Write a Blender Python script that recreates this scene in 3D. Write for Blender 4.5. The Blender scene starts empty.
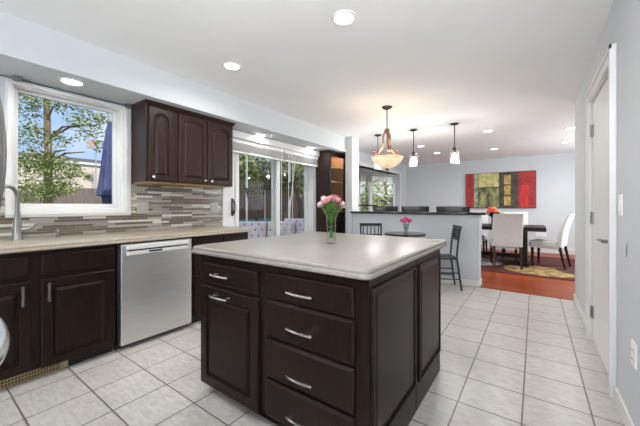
import bpy, bmesh, math, random
from mathutils import Vector, Matrix, noise
PI = math.pi
random.seed(11)
scn = bpy.context.scene
col = scn.collection

# ------------------------------------------------------------------ camera
cam_d = bpy.data.cameras.new('camera')
cam_d.sensor_width = 36.0
cam_d.lens = 36.0 * 300.0 / 640.0
cam_d.shift_y = -7.0 / 640.0
cam_d.clip_start = 0.02
cam_d.clip_end = 200
cam = bpy.data.objects.new('camera', cam_d)
cam.location = (0, 0, 1.16)
cam.rotation_euler = (PI / 2, 0, math.radians(35.6))
col.objects.link(cam)
scn.camera = cam

# ------------------------------------------------------------------ light and exposure
scn.view_settings.view_transform = 'Standard'
scn.view_settings.look = 'None'
scn.view_settings.gamma = 1.0
scn.view_settings.use_curve_mapping = False
scn.view_settings.exposure = 0.5
CAN_W = 6.0        # watts of one ceiling can
w = bpy.data.worlds.new('sky')
scn.world = w
w.use_nodes = True
nt = w.node_tree
nt.nodes.clear()
wo = nt.nodes.new('ShaderNodeOutputWorld')
bg = nt.nodes.new('ShaderNodeBackground')
tc = nt.nodes.new('ShaderNodeTexCoord')
sx = nt.nodes.new('ShaderNodeSeparateXYZ')
r1 = nt.nodes.new('ShaderNodeValToRGB')
r1.color_ramp.elements[0].position = 0.0
r1.color_ramp.elements[0].color = (.44, .58, .80, 1)
r1.color_ramp.elements[1].position = 0.55
r1.color_ramp.elements[1].color = (.24, .42, .76, 1)
nz = nt.nodes.new('ShaderNodeTexNoise')
nz.inputs['Scale'].default_value = 3.2
nz.inputs['Detail'].default_value = 6
r2 = nt.nodes.new('ShaderNodeValToRGB')
r2.color_ramp.elements[0].position = .45
r2.color_ramp.elements[1].position = .62
mx = nt.nodes.new('ShaderNodeMixRGB')
mx.inputs[2].default_value = (.74, .77, .82, 1)
nt.links.new(tc.outputs['Generated'], sx.inputs[0])
nt.links.new(sx.outputs['Z'], r1.inputs[0])
nt.links.new(tc.outputs['Generated'], nz.inputs['Vector'])
nt.links.new(nz.outputs[0], r2.inputs[0])
nt.links.new(r2.outputs[0], mx.inputs[0])
nt.links.new(r1.outputs[0], mx.inputs[1])
nt.links.new(mx.outputs[0], bg.inputs[0])
bg.inputs[1].default_value = 0.95
nt.links.new(bg.outputs[0], wo.inputs[0])
sd = bpy.data.lights.new('sun', 'SUN')
sd.energy = 3.2
sd.angle = math.radians(3)
sd.color = (1, .96, .88)
so = bpy.data.objects.new('sun', sd)
so.rotation_euler = (math.radians(10), math.radians(45), 0)   # light arrives from the +X side, over the house
col.objects.link(so)
def area(name, loc, rot, sx_, sy_, e, c):
    ld = bpy.data.lights.new(name, 'AREA')
    ld.shape = 'RECTANGLE'; ld.size = sx_; ld.size_y = sy_; ld.energy = e; ld.color = c
    lo = bpy.data.objects.new(name, ld); lo.location = loc; lo.rotation_euler = rot
    col.objects.link(lo)
# unseen fill lamps added to brighten the room: rear window, ceiling bounce, dining side
area('rear_fill', (-1.3, -2.9, 1.35), (PI / 2, 0, 0), 2.6, 1.7, 45, (.93, .97, 1))
area('bounce_fill', (.12, -.35, 1.55), Vector((-.38, .50, .80)).to_track_quat('-Z', 'Y').to_euler(), .5, .5, 46, (.97, .985, 1))
area('dining_fill', (1.95, 7.2, 1.45), (PI / 2, 0, PI / 2), 2.2, 1.3, 55, (.93, .97, 1))  # no window here; added fill in front of the solid wall

# ------------------------------------------------------------------ materials
def mat(name, color, rough=.5, metal=0.0, spec=.5, coat=0.0, emit=None, estr=0.0, trans=0.0, sheen=0.0):
    m = bpy.data.materials.new(name)
    m.use_nodes = True
    p = m.node_tree.nodes['Principled BSDF']
    p.inputs['Base Color'].default_value = (*color, 1)
    p.inputs['Roughness'].default_value = rough
    p.inputs['Metallic'].default_value = metal
    p.inputs['Specular IOR Level'].default_value = spec
    p.inputs['Coat Weight'].default_value = coat
    p.inputs['Transmission Weight'].default_value = trans
    if emit:
        p.inputs['Emission Color'].default_value = (*emit, 1)
        p.inputs['Emission Strength'].default_value = estr
    return m

def noisy(m, scale=(5, 5, 5), c1=(0, 0, 0), c2=(1, 1, 1), p0=.3, p1=.7, detail=4, bump=0.0, bdist=.002, rough=None, base=10.0):
    """mixes two colours by noise over position, optional bump"""
    nt = m.node_tree
    p = nt.nodes['Principled BSDF']
    g = nt.nodes.new('ShaderNodeNewGeometry')
    mp = nt.nodes.new('ShaderNodeMapping')
    mp.inputs['Scale'].default_value = scale
    n = nt.nodes.new('ShaderNodeTexNoise')
    n.inputs['Scale'].default_value = base
    n.inputs['Detail'].default_value = detail
    r = nt.nodes.new('ShaderNodeValToRGB')
    r.color_ramp.elements[0].position = p0
    r.color_ramp.elements[1].position = p1
    r.color_ramp.elements[0].color = (*c1, 1)
    r.color_ramp.elements[1].color = (*c2, 1)
    nt.links.new(g.outputs['Position'], mp.inputs['Vector'])
    nt.links.new(mp.outputs[0], n.inputs['Vector'])
    nt.links.new(n.outputs[0], r.inputs[0])
    nt.links.new(r.outputs[0], p.inputs['Base Color'])
    if bump:
        b = nt.nodes.new('ShaderNodeBump')
        b.inputs['Strength'].default_value = bump
        b.inputs['Distance'].default_value = bdist
        nt.links.new(n.outputs[0], b.inputs['Height'])
        nt.links.new(b.outputs[0], p.inputs['Normal'])
    return m

M = {}
M['wall'] = noisy(mat('wall_paint', (.5, .5, .5), .7), (1, 1, 1), (.562, .594, .618), (.592, .624, .648), base=1.5)
M['ceil'] = noisy(mat('ceiling_paint', (.8, .8, .8), .8), (1, 1, 1), (.80, .80, .80), (.84, .84, .84), base=1.2)
M['white'] = noisy(mat('white_trim', (.8, .8, .78), .35), (1, 1, 1), (.70, .70, .69), (.75, .75, .74), base=2)
M['doorwhite'] = noisy(mat('door_white', (.8, .8, .78), .4), (1, 1, .2), (.78, .775, .76), (.82, .815, .80), base=4)
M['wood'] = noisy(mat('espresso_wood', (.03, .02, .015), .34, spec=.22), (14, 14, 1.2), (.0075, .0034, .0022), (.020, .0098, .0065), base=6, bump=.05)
M['wood_lit'] = noisy(mat('espresso_wood_lit', (.05, .03, .02), .38, spec=.25), (14, 14, 1.2), (.021, .0098, .007), (.038, .0185, .0132), base=6, bump=.05)  # same cabinet wood, lightened because the upper cabinets catch more light
M['wooddark'] = mat('toe_kick_black', (.006, .005, .005), .6)
M['woodraw'] = noisy(mat('raw_plywood', (.5, .3, .15), .6), (1, 8, 8), (.42, .25, .11), (.58, .38, .19), base=6)
M['glow'] = noisy(mat('cabinet_interior_wood', (.3, .14, .06), .5), (12, 12, 1), (.26, .13, .06), (.40, .21, .11), base=5)
M['counter'] = noisy(mat('counter_laminate', (.5, .48, .44), .36, spec=.4), (1, 1, 1), (.215, .198, .178), (.27, .25, .228), p0=.3, p1=.7, detail=8, base=60)
M['counter2'] = noisy(mat('counter_cream', (.6, .55, .45), .30, spec=.4), (1, 1, 1), (.32, .272, .21), (.39, .34, .275), p0=.3, p1=.7, detail=8, base=60)
M['steel'] = noisy(mat('brushed_steel', (.55, .55, .55), .42, metal=1), (1, 1.5, 60), (.72, .72, .715), (.82, .82, .82), base=5, detail=2)
M['panel'] = mat('bright_steel', (.86, .86, .85), .5, metal=.55)
M['steelv'] = noisy(mat('fridge_steel', (.6, .6, .6), .3, metal=1), (1.5, 1.5, 40), (.34, .34, .34), (.42, .42, .42), base=5, detail=2)
M['handle'] = mat('fridge_handle', (.86, .86, .85), .25, metal=.9)
M['chrome'] = mat('satin_chrome', (.80, .78, .76), .18, metal=1)
M['nickel'] = mat('brushed_nickel', (.26, .257, .25), .38, metal=1)
M['darkmetal'] = mat('dark_iron', (.035, .03, .028), .4, metal=.6)
M['bronze'] = noisy(mat('aged_bronze', (.3, .18, .11), .45, metal=.6), (1, 1, 1), (.10, .055, .035), (.48, .27, .17), base=14)
M['black'] = mat('gloss_black', (.01, .01, .011), .18)
M['blackm'] = mat('black_metal_chair', (.018, .019, .021), .42, metal=.2)
M['leather'] = noisy(mat('black_leather', (.012, .012, .013), .4, spec=.35), (1, 1, 1), (.006, .006, .007), (.014, .014, .016), base=30, bump=.3)
M['plastic'] = mat('white_plastic', (.8, .8, .79), .3)
M['greypl'] = mat('grey_plastic', (.36, .34, .31), .4)
M['blackpl'] = mat('black_plastic', (.01, .01, .01), .3)
M['barcap'] = mat('black_granite', (.012, .012, .013), .15)
M['brass'] = noisy(mat('brass_grille', (.45, .33, .14), .5, metal=.2), (1, 1, 1), (.36, .27, .13), (.60, .47, .26), base=9)
M['fabric'] = noisy(mat('ivory_fabric', (.6, .59, .56), .85), (1, 1, 1), (.56, .57, .565), (.66, .67, .66), base=40, bump=.04)
M['tabwood'] = mat('table_espresso', (.009, .0065, .0055), .4, spec=.25)
M['legwood'] = mat('chair_leg_mahogany', (.03, .009, .006), .25)
M['blind'] = mat('blind_white', (.83, .83, .82), .45)
M['cord'] = mat('cord_white', (.7, .7, .68), .6)
M['green'] = noisy(mat('stem_green', (.08, .2, .03), .5), (1, 1, 1), (.03, .09, .015), (.11, .24, .045), base=30)
M['pink'] = noisy(mat('petal_pink', (.7, .25, .35), .6), (1, 1, 1), (.42, .12, .18), (.66, .28, .34), base=40)
M['pale'] = noisy(mat('petal_pale', (.8, .6, .6), .6), (1, 1, 1), (.62, .36, .38), (.75, .52, .53), base=40)
M['magenta'] = noisy(mat('petal_magenta', (.6, .03, .2), .6), (1, 1, 1), (.5, .02, .14), (.75, .08, .30), base=40)
M['red'] = noisy(mat('fruit_red', (.6, .03, .02), .35), (1, 1, 1), (.5, .02, .015), (.75, .08, .03), base=20)
M['orange'] = mat('fruit_orange', (.85, .25, .03), .4)
M['bulb'] = mat('bulb_glow', (1, .9, .7), .3, emit=(1, .88, .68), estr=7)
M['canlens'] = mat('can_lens', (1, 1, 1), .4, emit=(1, .95, .88), estr=7)
M['foliage'] = noisy(mat('tree_leaves', (.1, .2, .04), .6), (1, 1, 1), (.13, .19, .045), (.46, .47, .20), base=2.2)
M['foliage2'] = noisy(mat('olive_leaves', (.1, .2, .04), .6), (1, 1, 1), (.13, .17, .07), (.44, .44, .22), base=1.6)
M['bark'] = noisy(mat('bark', (.12, .08, .05), .9), (6, 6, 1), (.16, .11, .075), (.34, .25, .17), base=4, bump=.5)
M['render'] = noisy(mat('neighbour_render', (.6, .52, .45), .9), (1, 1, 1), (.66, .55, .47), (.72, .61, .53), base=1)
M['roof'] = mat('grey_roof', (.16, .15, .15), .8)
M['fencewood'] = noisy(mat('weathered_fence', (.2, .15, .13), .9), (8, 8, .5), (.15, .11, .10), (.24, .19, .17), base=3)
M['grass'] = noisy(mat('lawn', (.1, .2, .05), .9), (1, 1, 1), (.07, .13, .03), (.16, .25, .08), base=6)
M['deck'] = noisy(mat('deck_boards', (.3, .24, .2), .8), (1, 12, 1), (.24, .19, .16), (.34, .28, .24), base=1.5)
M['swing'] = noisy(mat('stained_timber', (.08, .04, .03), .7), (6, 6, 6), (.014, .009, .008), (.035, .02, .017), base=2)
M['teal'] = mat('teal_pad', (.10, .30, .32), .6)
M['galv'] = mat('galvanised_pole', (.5, .5, .5), .4, metal=.5)
M['purple'] = noisy(mat('umbrella_cloth', (.07, .07, .22), .85), (1, 1, 1), (.045, .05, .13), (.10, .11, .24), base=4)
M['cushion'] = noisy(mat('lilac_cushion', (.7, .64, .72), .9), (1, 1, 1), (.80, .67, .65), (.92, .80, .76), base=9)
M['button'] = mat('mauve_button', (.25, .18, .3), .8)
M['rattan'] = mat('brown_rattan', (.05, .035, .03), .7)
M['flagred'] = mat('flag_red', (.6, .05, .07), .8)
M['flagblue'] = mat('flag_blue', (.04, .06, .25), .8)
M['flagwhite'] = mat('flag_white', (.85, .85, .85), .8)

def glass_mat(name, tint=(1, 1, 1), refl=.5, gmix=None):
    m = bpy.data.materials.new(name)
    m.use_nodes = True
    nt = m.node_tree
    nt.nodes.clear()
    o = nt.nodes.new('ShaderNodeOutputMaterial')
    t = nt.nodes.new('ShaderNodeBsdfTransparent')
    t.inputs[0].default_value = (*tint, 1)
    g = nt.nodes.new('ShaderNodeBsdfGlossy')
    g.inputs['Roughness'].default_value = .02
    lw = nt.nodes.new('ShaderNodeLayerWeight')
    lw.inputs[0].default_value = .5
    f = nt.nodes.new('ShaderNodeMath')
    f.operation = 'POWER'
    f.inputs[1].default_value = 3.0
    nt.links.new(lw.outputs['Facing'], f.inputs[0])
    mu = nt.nodes.new('ShaderNodeMath')
    mu.operation = 'MULTIPLY'
    mu.inputs[1].default_value = refl
    x = nt.nodes.new('ShaderNodeMixShader')
    nt.links.new(f.outputs[0], mu.inputs[0])
    nt.links.new(mu.outputs[0], x.inputs[0])
    nt.links.new(t.outputs[0], x.inputs[1])
    nt.links.new(g.outputs[0], x.inputs[2])
    nt.links.new(x.outputs[0], o.inputs[0])
    return m
M['glass'] = glass_mat('window_glass', (.97, .98, .98), .3)
M['vglass'] = glass_mat('vase_glass', (.93, .96, .96), .8)
def milky(name):
    m = glass_mat(name, (.97, .97, .96), .9)
    nt = m.node_tree
    out = [n for n in nt.nodes if n.type == 'OUTPUT_MATERIAL'][0]
    src = out.inputs[0].links[0].from_socket
    d = nt.nodes.new('ShaderNodeBsdfTranslucent'); d.inputs[0].default_value = (.95, .93, .88, 1)
    x = nt.nodes.new('ShaderNodeMixShader'); x.inputs[0].default_value = .03
    nt.links.new(src, x.inputs[1]); nt.links.new(d.outputs[0], x.inputs[2]); nt.links.new(x.outputs[0], out.inputs[0])
    return m
M['seeded'] = milky('seeded_glass')
M['net'] = glass_mat('trampoline_net', (.78, .77, .76), 0.05)

def alabaster():
    m = bpy.data.materials.new('alabaster_glass')
    m.use_nodes = True
    nt = m.node_tree
    p = nt.nodes['Principled BSDF']
    nz = nt.nodes.new('ShaderNodeTexNoise')
    nz.inputs['Scale'].default_value = 9
    nz.inputs['Detail'].default_value = 5
    nz.inputs['Distortion'].default_value = 1.5
    r = nt.nodes.new('ShaderNodeValToRGB')
    r.color_ramp.elements[0].color = (.78, .50, .28, 1)
    r.color_ramp.elements[0].position = .35
    r.color_ramp.elements[1].color = (.93, .76, .54, 1)
    r.color_ramp.elements[1].position = .6
    g = nt.nodes.new('ShaderNodeNewGeometry')
    nt.links.new(g.outputs['Position'], nz.inputs['Vector'])
    nt.links.new(nz.outputs[0], r.inputs[0])
    nt.links.new(r.outputs[0], p.inputs['Base Color'])
    nt.links.new(r.outputs[0], p.inputs['Emission Color'])
    p.inputs['Emission Strength'].default_value = .42
    p.inputs['Roughness'].default_value = .3
    return m
M['alabaster'] = alabaster()

def brick_mat(name, axes, bw, rh, ox, oy, mortar, offset, ramp, mcol, rough, streak=None, bump=.3, sfreq=2, squash=1.0, sq_freq=2, spec=.5, constant=False):
    """cells laid out in world metres on the two given axes; per-cell colour from a ramp"""
    m = bpy.data.materials.new(name)
    m.use_nodes = True
    nt = m.node_tree
    p = nt.nodes['Principled BSDF']
    g = nt.nodes.new('ShaderNodeNewGeometry')
    s = nt.nodes.new('ShaderNodeSeparateXYZ')
    nt.links.new(g.outputs['Position'], s.inputs[0])
    c = nt.nodes.new('ShaderNodeCombineXYZ')
    for k, (ax, off) in enumerate(((axes[0], ox), (axes[1], oy))):
        a = nt.nodes.new('ShaderNodeMath')
        a.operation = 'SUBTRACT'
        a.inputs[1].default_value = off
        nt.links.new(s.outputs[ax], a.inputs[0])
        nt.links.new(a.outputs[0], c.inputs[k])
    b = nt.nodes.new('ShaderNodeTexBrick')
    b.offset = offset
    b.offset_frequency = sfreq
    b.squash = squash
    b.squash_frequency = sq_freq
    b.inputs['Color1'].default_value = (0, 0, 0, 1)
    b.inputs['Color2'].default_value = (1, 1, 1, 1)
    b.inputs['Mortar'].default_value = (.5, .5, .5, 1)
    b.inputs['Scale'].default_value = 1
    b.inputs['Mortar Size'].default_value = mortar
    b.inputs['Mortar Smooth'].default_value = .1
    b.inputs['Bias'].default_value = 0
    b.inputs['Brick Width'].default_value = bw
    b.inputs['Row Height'].default_value = rh
    nt.links.new(c.outputs[0], b.inputs['Vector'])
    r = nt.nodes.new('ShaderNodeValToRGB')
    el = r.color_ramp.elements
    el[0].position, el[0].color = ramp[0][0], (*ramp[0][1], 1)
    el[1].position, el[1].color = ramp[-1][0], (*ramp[-1][1], 1)
    for q, cc in ramp[1:-1]:
        e = el.new(q)
        e.color = (*cc, 1)
    if constant:
        r.color_ramp.interpolation = 'CONSTANT'
    nt.links.new(b.outputs['Color'], r.inputs[0])
    src = r.outputs[0]
    if streak:
        mp = nt.nodes.new('ShaderNodeMapping')
        mp.inputs['Scale'].default_value = streak[0]
        n = nt.nodes.new('ShaderNodeTexNoise')
        n.inputs['Scale'].default_value = 6
        n.inputs['Detail'].default_value = 6
        n.inputs['Distortion'].default_value = .6
        nt.links.new(g.outputs['Position'], mp.inputs['Vector'])
        nt.links.new(mp.outputs[0], n.inputs['Vector'])
        sr = nt.nodes.new('ShaderNodeValToRGB')
        sr.color_ramp.elements[0].position = .35
        sr.color_ramp.elements[1].position = .65
        v = streak[1]
        sr.color_ramp.elements[0].color = (v, v, v, 1)
        sr.color_ramp.elements[1].color = (1, 1, 1, 1)
        nt.links.new(n.outputs[0], sr.inputs[0])
        mm = nt.nodes.new('ShaderNodeMixRGB')
        mm.blend_type = 'MULTIPLY'
        mm.inputs[0].default_value = 1
        nt.links.new(src, mm.inputs[1])
        nt.links.new(sr.outputs[0], mm.inputs[2])
        src = mm.outputs[0]
    f = nt.nodes.new('ShaderNodeMixRGB')
    f.inputs[2].default_value = (*mcol, 1)
    nt.links.new(b.outputs['Fac'], f.inputs[0])
    nt.links.new(src, f.inputs[1])
    nt.links.new(f.outputs[0], p.inputs['Base Color'])
    if bump:
        bp = nt.nodes.new('ShaderNodeBump')
        bp.invert = True
        bp.inputs['Strength'].default_value = bump
        bp.inputs['Distance'].default_value = .002
        nt.links.new(b.outputs['Fac'], bp.inputs['Height'])
        nt.links.new(bp.outputs[0], p.inputs['Normal'])
    p.inputs['Roughness'].default_value = rough
    p.inputs['Specular IOR Level'].default_value = spec
    return m
M['tile'] = brick_mat('floor_tile', ('X', 'Y'), .3145, .3062, -.057 - .3145 * 20, 1.005 - .3062 * 20, .0046, 0,
                      [(0, (.55, .52, .49)), (1, (.60, .57, .54))], (.15, .13, .115), .30, ((2.5, 7, 1), .80))
M['planks'] = brick_mat('cherry_planks', ('X', 'Y'), .9, .085, -9, 4.83 - .085 * 20, .0012, .37,
                        [(0, (.26, .036, .005)), (1, (.42, .080, .010))], (.06, .015, .008), .3, ((1.5, 14, 1), .65), bump=.1, spec=.12)
M['mosaic'] = brick_mat('strip_mosaic', ('Y', 'Z'),   .25, .0225, -3.0, .909, .0011, .43,
                        [(0, (.125, .10, .078)), (.26, (.25, .235, .205)), (.42, (.16, .125, .095)), (.55, (.32, .305, .265)), (.66, (.56, .54, .48)), (.84, (.36, .325, .27))],
                        (.30, .28, .25), .18, ((1, 3, 6), .88), bump=.4, squash=.7, sq_freq=3, constant=True)

# ------------------------------------------------------------------ mesh helpers
class MB:
    def __init__(s): s.bm = bmesh.new()
    def quadhex(s, P):
        v = [s.bm.verts.new(p) for p in P]
        for f in ((0, 3, 2, 1), (4, 5, 6, 7), (0, 1, 5, 4), (1, 2, 6, 5), (2, 3, 7, 6), (3, 0, 4, 7)):
            s.bm.faces.new([v[i] for i in f])
        return v
    def box(s, x0, x1, y0, y1, z0, z1, bev=0.0):
        v = s.quadhex([(x0, y0, z0), (x1, y0, z0), (x1, y1, z0), (x0, y1, z0), (x0, y0, z1), (x1, y0, z1), (x1, y1, z1), (x0, y1, z1)])
        if bev:
            es = list({e for q in v for e in q.link_edges})
            bmesh.ops.bevel(s.bm, geom=es, offset=bev, segments=2, affect='EDGES', profile=.6)
        return s
    def tube(s, pts, r, seg=8, caps=True, flat=None):
        pts = [Vector(p) for p in pts]
        n = len(pts)
        rr = r if isinstance(r, (list, tuple)) else [r] * n
        rings = []
        prev = None
        for i, p in enumerate(pts):
            t = (pts[min(i + 1, n - 1)] - pts[max(i - 1, 0)])
            if t.length < 1e-9: t = Vector((0, 0, 1))
            t.normalize()
            if prev is None:
                a = Vector((0, 0, 1)) if abs(t.z) < .9 else Vector((1, 0, 0))
                u = t.cross(a).normalized()
            else:
                u = (prev - t * prev.dot(t))
                u = u.normalized() if u.length > 1e-6 else t.orthogonal().normalized()
            prev = u
            v = t.cross(u)
            k2 = flat if flat else 1
            rings.append([s.bm.verts.new(p + (u * math.cos(2 * PI * k / seg) + v * math.sin(2 * PI * k / seg) * k2) * rr[i]) for k in range(seg)])
        for a, b in zip(rings, rings[1:]):
            for k in range(seg):
                s.bm.faces.new((a[k], a[(k + 1) % seg], b[(k + 1) % seg], b[k]))
        if caps:
            s.bm.faces.new(rings[0][::-1]); s.bm.faces.new(rings[-1])
        return s
    def bar(s, a, b, w, t, up=(0, 0, 1)):
        """rectangular bar from a to b, w across, t thick"""
        a, b = Vector(a), Vector(b)
        d = (b - a).normalized()
        up = Vector(up)
        if abs(d.dot(up)) > .98: up = Vector((1, 0, 0))
        u = d.cross(up).normalized(); v = u.cross(d)
        P = []
        for q in (a, b):
            for i, j in ((-1, -1), (1, -1), (1, 1), (-1, 1)):
                P.append(q + u * i * w / 2 + v * j * t / 2)
        s.quadhex(P)
        return s
    def lathe(s, prof, c=(0, 0, 0), seg=24, axis='Z', ripple=0, rn=0):
        c = Vector(c)
        rings = []
        for r, h in prof:
            ring = []
            for k in range(seg):
                a = 2 * PI * k / seg
                q = r * (1 + (ripple * math.cos(rn * a) if rn else 0))
                x, y = q * math.cos(a), q * math.sin(a)
                if axis == 'Z': p = Vector((x, y, h))
                elif axis == 'X': p = Vector((h, x, y))
                else: p = Vector((x, h, y))
                ring.append(s.bm.verts.new(c + p))
            rings.append(ring)
        for a, b in zip(rings, rings[1:]):
            for k in range(seg):
                s.bm.faces.new((a[k], a[(k + 1) % seg], b[(k + 1) % seg], b[k]))
        if prof[0][0] > 1e-5: s.bm.faces.new(rings[0][::-1])
        if prof[-1][0] > 1e-5: s.bm.faces.new(rings[-1])
        return s
    def ball(s, c, r, seg=10, sc=(1, 1, 1)):
        m = Matrix.Translation(c) @ Matrix.Diagonal((r * sc[0], r * sc[1], r * sc[2], 1))
        bmesh.ops.create_uvsphere(s.bm, u_segments=seg, v_segments=max(5, seg * 2 // 3), radius=1, matrix=m)
        return s
    def loft(s, o, u, n, w, h, loops, K=14, cap=True):
        """panel on a vertical face: o lower corner, u across, n outwards; loops of (inset, depth, arch rise)"""
        o, u, n = Vector(o), Vector(u), Vector(n)
        Z = Vector((0, 0, 1))
        prev = None
        for ins, dep, rise in loops:
            a0, a1, b0, b1 = ins, w - ins, ins, h - ins
            pts = [(a0, b0), (a1, b0)]
            for k in range(K + 1):
                t = k / K
                a = a1 + (a0 - a1) * t
                q = (2 * t - 1)
                pts.append((a, b1 - rise * abs(q) ** 2.0))
            ring = [s.bm.verts.new(o + u * a + Z * b + n * dep) for a, b in pts]
            if prev:
                L = len(ring)
                for k in range(L):
                    s.bm.faces.new((prev[k], prev[(k + 1) % L], ring[(k + 1) % L], ring[k]))
            prev = ring
        if cap: s.bm.faces.new(prev)
        return s
    def slab(s, x0, x1, y0, y1, prof, rad=.03, seg=6):
        """rounded rectangle stacked through (inset, z) rings"""
        prev = None; first = None
        for ins, z in prof:
            ring = []
            r = max(rad - ins, .001)
            X0, X1, Y0, Y1 = x0 + ins, x1 - ins, y0 + ins, y1 - ins
            for cx, cy, a0 in ((X1 - r, Y1 - r, 0), (X0 + r, Y1 - r, PI / 2), (X0 + r, Y0 + r, PI), (X1 - r, Y0 + r, 1.5 * PI)):
                for k in range(seg + 1):
                    a = a0 + PI / 2 * k / seg
                    ring.append(s.bm.verts.new((cx + r * math.cos(a), cy + r * math.sin(a), z)))
            if prev:
                L = len(ring)
                for k in range(L):
                    s.bm.faces.new((prev[k], prev[(k + 1) % L], ring[(k + 1) % L], ring[k]))
            else: first = ring
            prev = ring
        s.bm.faces.new(first[::-1]); s.bm.faces.new(prev)
        return s
    def xform(s, m):
        bmesh.ops.transform(s.bm, matrix=m, verts=s.bm.verts)
        return s
    def build(s, name, m, parent=None, smooth=False, off=None):
        bmesh.ops.recalc_face_normals(s.bm, faces=s.bm.faces)
        me = bpy.data.meshes.new(name)
        o = bpy.data.objects.new(name, me)
        col.objects.link(o)
        if parent is not None:
            o.parent = parent
            r = parent
            while r.parent: r = r.parent
            if r.get('_w'):
                bmesh.ops.translate(s.bm, verts=s.bm.verts, vec=-Vector(r['_w']))
        elif off is not None:
            bmesh.ops.translate(s.bm, verts=s.bm.verts, vec=-Vector(off))
            o.location = off
        s.bm.to_mesh(me); s.bm.free()
        me.materials.append(m)
        if smooth:
            me.shade_smooth()
            try: me.set_sharp_from_angle(angle=math.radians(40))
            except Exception: pass
        return o

def tag(o, label, cat, group=None, kind=None):
    if label: o['label'] = label
    if cat: o['category'] = cat
    if group: o['group'] = group
    if kind: o['kind'] = kind
    return o
def thing(name, label, cat, loc=(0, 0, 0), group=None):
    """Empty at the base; parts are given in world coordinates and shifted to it"""
    o = bpy.data.objects.new(name, None)
    o.empty_display_size = .1
    col.objects.link(o)
    o.location = loc
    o['_w'] = list(loc)
    return tag(o, label, cat, group)
def struct(name, mb, m, parent=None):
    o = mb.build(name, m, parent)
    if parent is None: o['kind'] = 'structure'
    return o
def structroot(name, loc):
    o = bpy.data.objects.new(name, None)
    col.objects.link(o); o.location = loc; o['_w'] = list(loc); o['kind'] = 'structure'
    return o
def copy_tree(o, parent=None):
    c = o.copy(); col.objects.link(c); c.parent = parent
    for ch in list(o.children): copy_tree(ch, c)
    return c
def box(*a, **k): return MB().box(*a, **k)

# ------------------------------------------------------------------ setting: floors, ceiling, walls
struct('floor', box(-3.5, .55, -2.6, 4.83, -.12, 0), M['tile'])
struct('floor', box(-4.0, 2.2, 4.83, 9.45, -.12, 0), M['planks'])
struct('trim_1', box(-.65, .40, 4.80, 4.86, -.01, .006, bev=.003), M['planks'])
struct('ceiling', box(-4.0, 2.2, -2.6, 9.5, 2.44, 2.56), M['ceil'])

WX, WO = -3.3, -3.46     # inner and outer face of the left wall
def wall_x(name, openings, y0, y1, z1=2.44):
    mb = MB()
    y = y0
    for a, b, c, d in openings:       # y range, z range
        mb.box(WO, WX, y, a, 0, z1)
        if c > 0: mb.box(WO, WX, a, b, 0, c)
        if d < z1: mb.box(WO, WX, a, b, d, z1)
        y = b
    mb.box(WO, WX, y, y1, 0, z1)
    return struct(name, mb, M['wall'])
KW = (.505, 1.262, 1.13, 2.11)
SL = (2.62, 4.40, 0, 2.06)
BW = (6.0, 8.72, .95, 2.10)
wall_x('wall_left', [KW, SL, BW], -2.6, 9.3)
struct('wall_back', box(-3.46, 2.2, 9.3, 9.45, 0, 2.44), M['wall'])
mb = MB()
mb.box(.40, .52, -2.6, 2.60, 0, 2.44); mb.box(.40, .52, 3.45, 4.80, 0, 2.44); mb.box(.40, .52, 2.60, 3.45, 2.06, 2.44)
struct('wall_right', mb, M['wall'])
struct('wall_dining', box(2.05, 2.2, 4.80, 9.3, 0, 2.44), M['wall'])
struct('wall_hall', box(.52, 2.2, 4.68, 4.80, 0, 2.44), M['wall'])
mb = MB()
mb.box(-3.46, -2.65, -2.75, -2.6, 0, 2.44); mb.box(.05, .52, -2.75, -2.6, 0, 2.44); mb.box(-2.65, .05, -2.75, -2.6, 0, .45); mb.box(-2.65, .05, -2.75, -2.6, 2.2, 2.44)
struct('wall_rear', mb, M['wall'])
wr = structroot('added_rear_window', (-1.3, -2.6, .45))  # unseen window, added to bring fill light in from behind
mb = MB()
for x in (-2.65, -1.33, .0): mb.box(x, x + .05, -2.70, -2.62, .45, 2.2)
mb.box(-2.65, .05, -2.70, -2.62, .45, .50); mb.box(-2.65, .05, -2.70, -2.62, 2.15, 2.2)
mb.build('window_frame', M['white'], wr)
MB().box(-2.65, .05, -2.665, -2.66, .45, 2.2).build('pane', M['glass'], wr)
struct('wall_bar', box(-2.72, -.65, 4.83, 5.02, 0, 1.03), M['wall'])
struct('wall_pillar', box(-2.86, -2.72, 4.81, 5.06, 0, 2.44), M['wall'])
struct('wall_stub', box(-3.3, -2.86, 5.0, 5.06, 0, 2.44), M['wall'])
struct('soffit', box(-3.3, -2.85, -2.6, 4.81, 2.16, 2.44), M['wall'])
# closet behind the hall door
struct('wall_closet', box(1.1, 1.2, 2.4, 3.6, 0, 2.44), M['wall'])

def baseboard(name, x0, x1, y0, y1):
    mb = MB()
    mb.box(x0, x1, y0, y1, 0, .085, bev=.004)
    return struct(name, mb, M['white'])
baseboard('baseboard_right', .386, .40, 3.56, 4.81)
baseboard('baseboard_right', .386, .40, -1.0, 2.49)
baseboard('baseboard_bar', -2.72, -.65, 4.816, 4.83)
baseboard('baseboard_bar', -.65, -.636, 4.816, 5.03)
mb = MB(); mb.box(-3.2, 2.0, 9.28, 9.30, 0, .12, bev=.005); mb.box(-3.2, 2.0, 9.27, 9.30, .10, .125, bev=.004)
struct('baseboard_back', mb, M['white'])
baseboard('baseboard_end', .386, .53, 4.80, 4.814)
struct('baseboard_left', box(-3.3, -3.286, 5.06, 9.28, 0, .12, bev=.004), M['white'])

# bar top
o = MB().slab(-2.745, -.56, 4.77, 5.20, [(.006, 1.03), (0, 1.034), (0, 1.058), (.006, 1.063)], rad=.02).build('bar_counter', M['barcap'], off=(-1.65, 4.98, 1.03))
tag(o, 'long narrow black stone top along the low grey partition wall', 'bar top')

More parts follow.
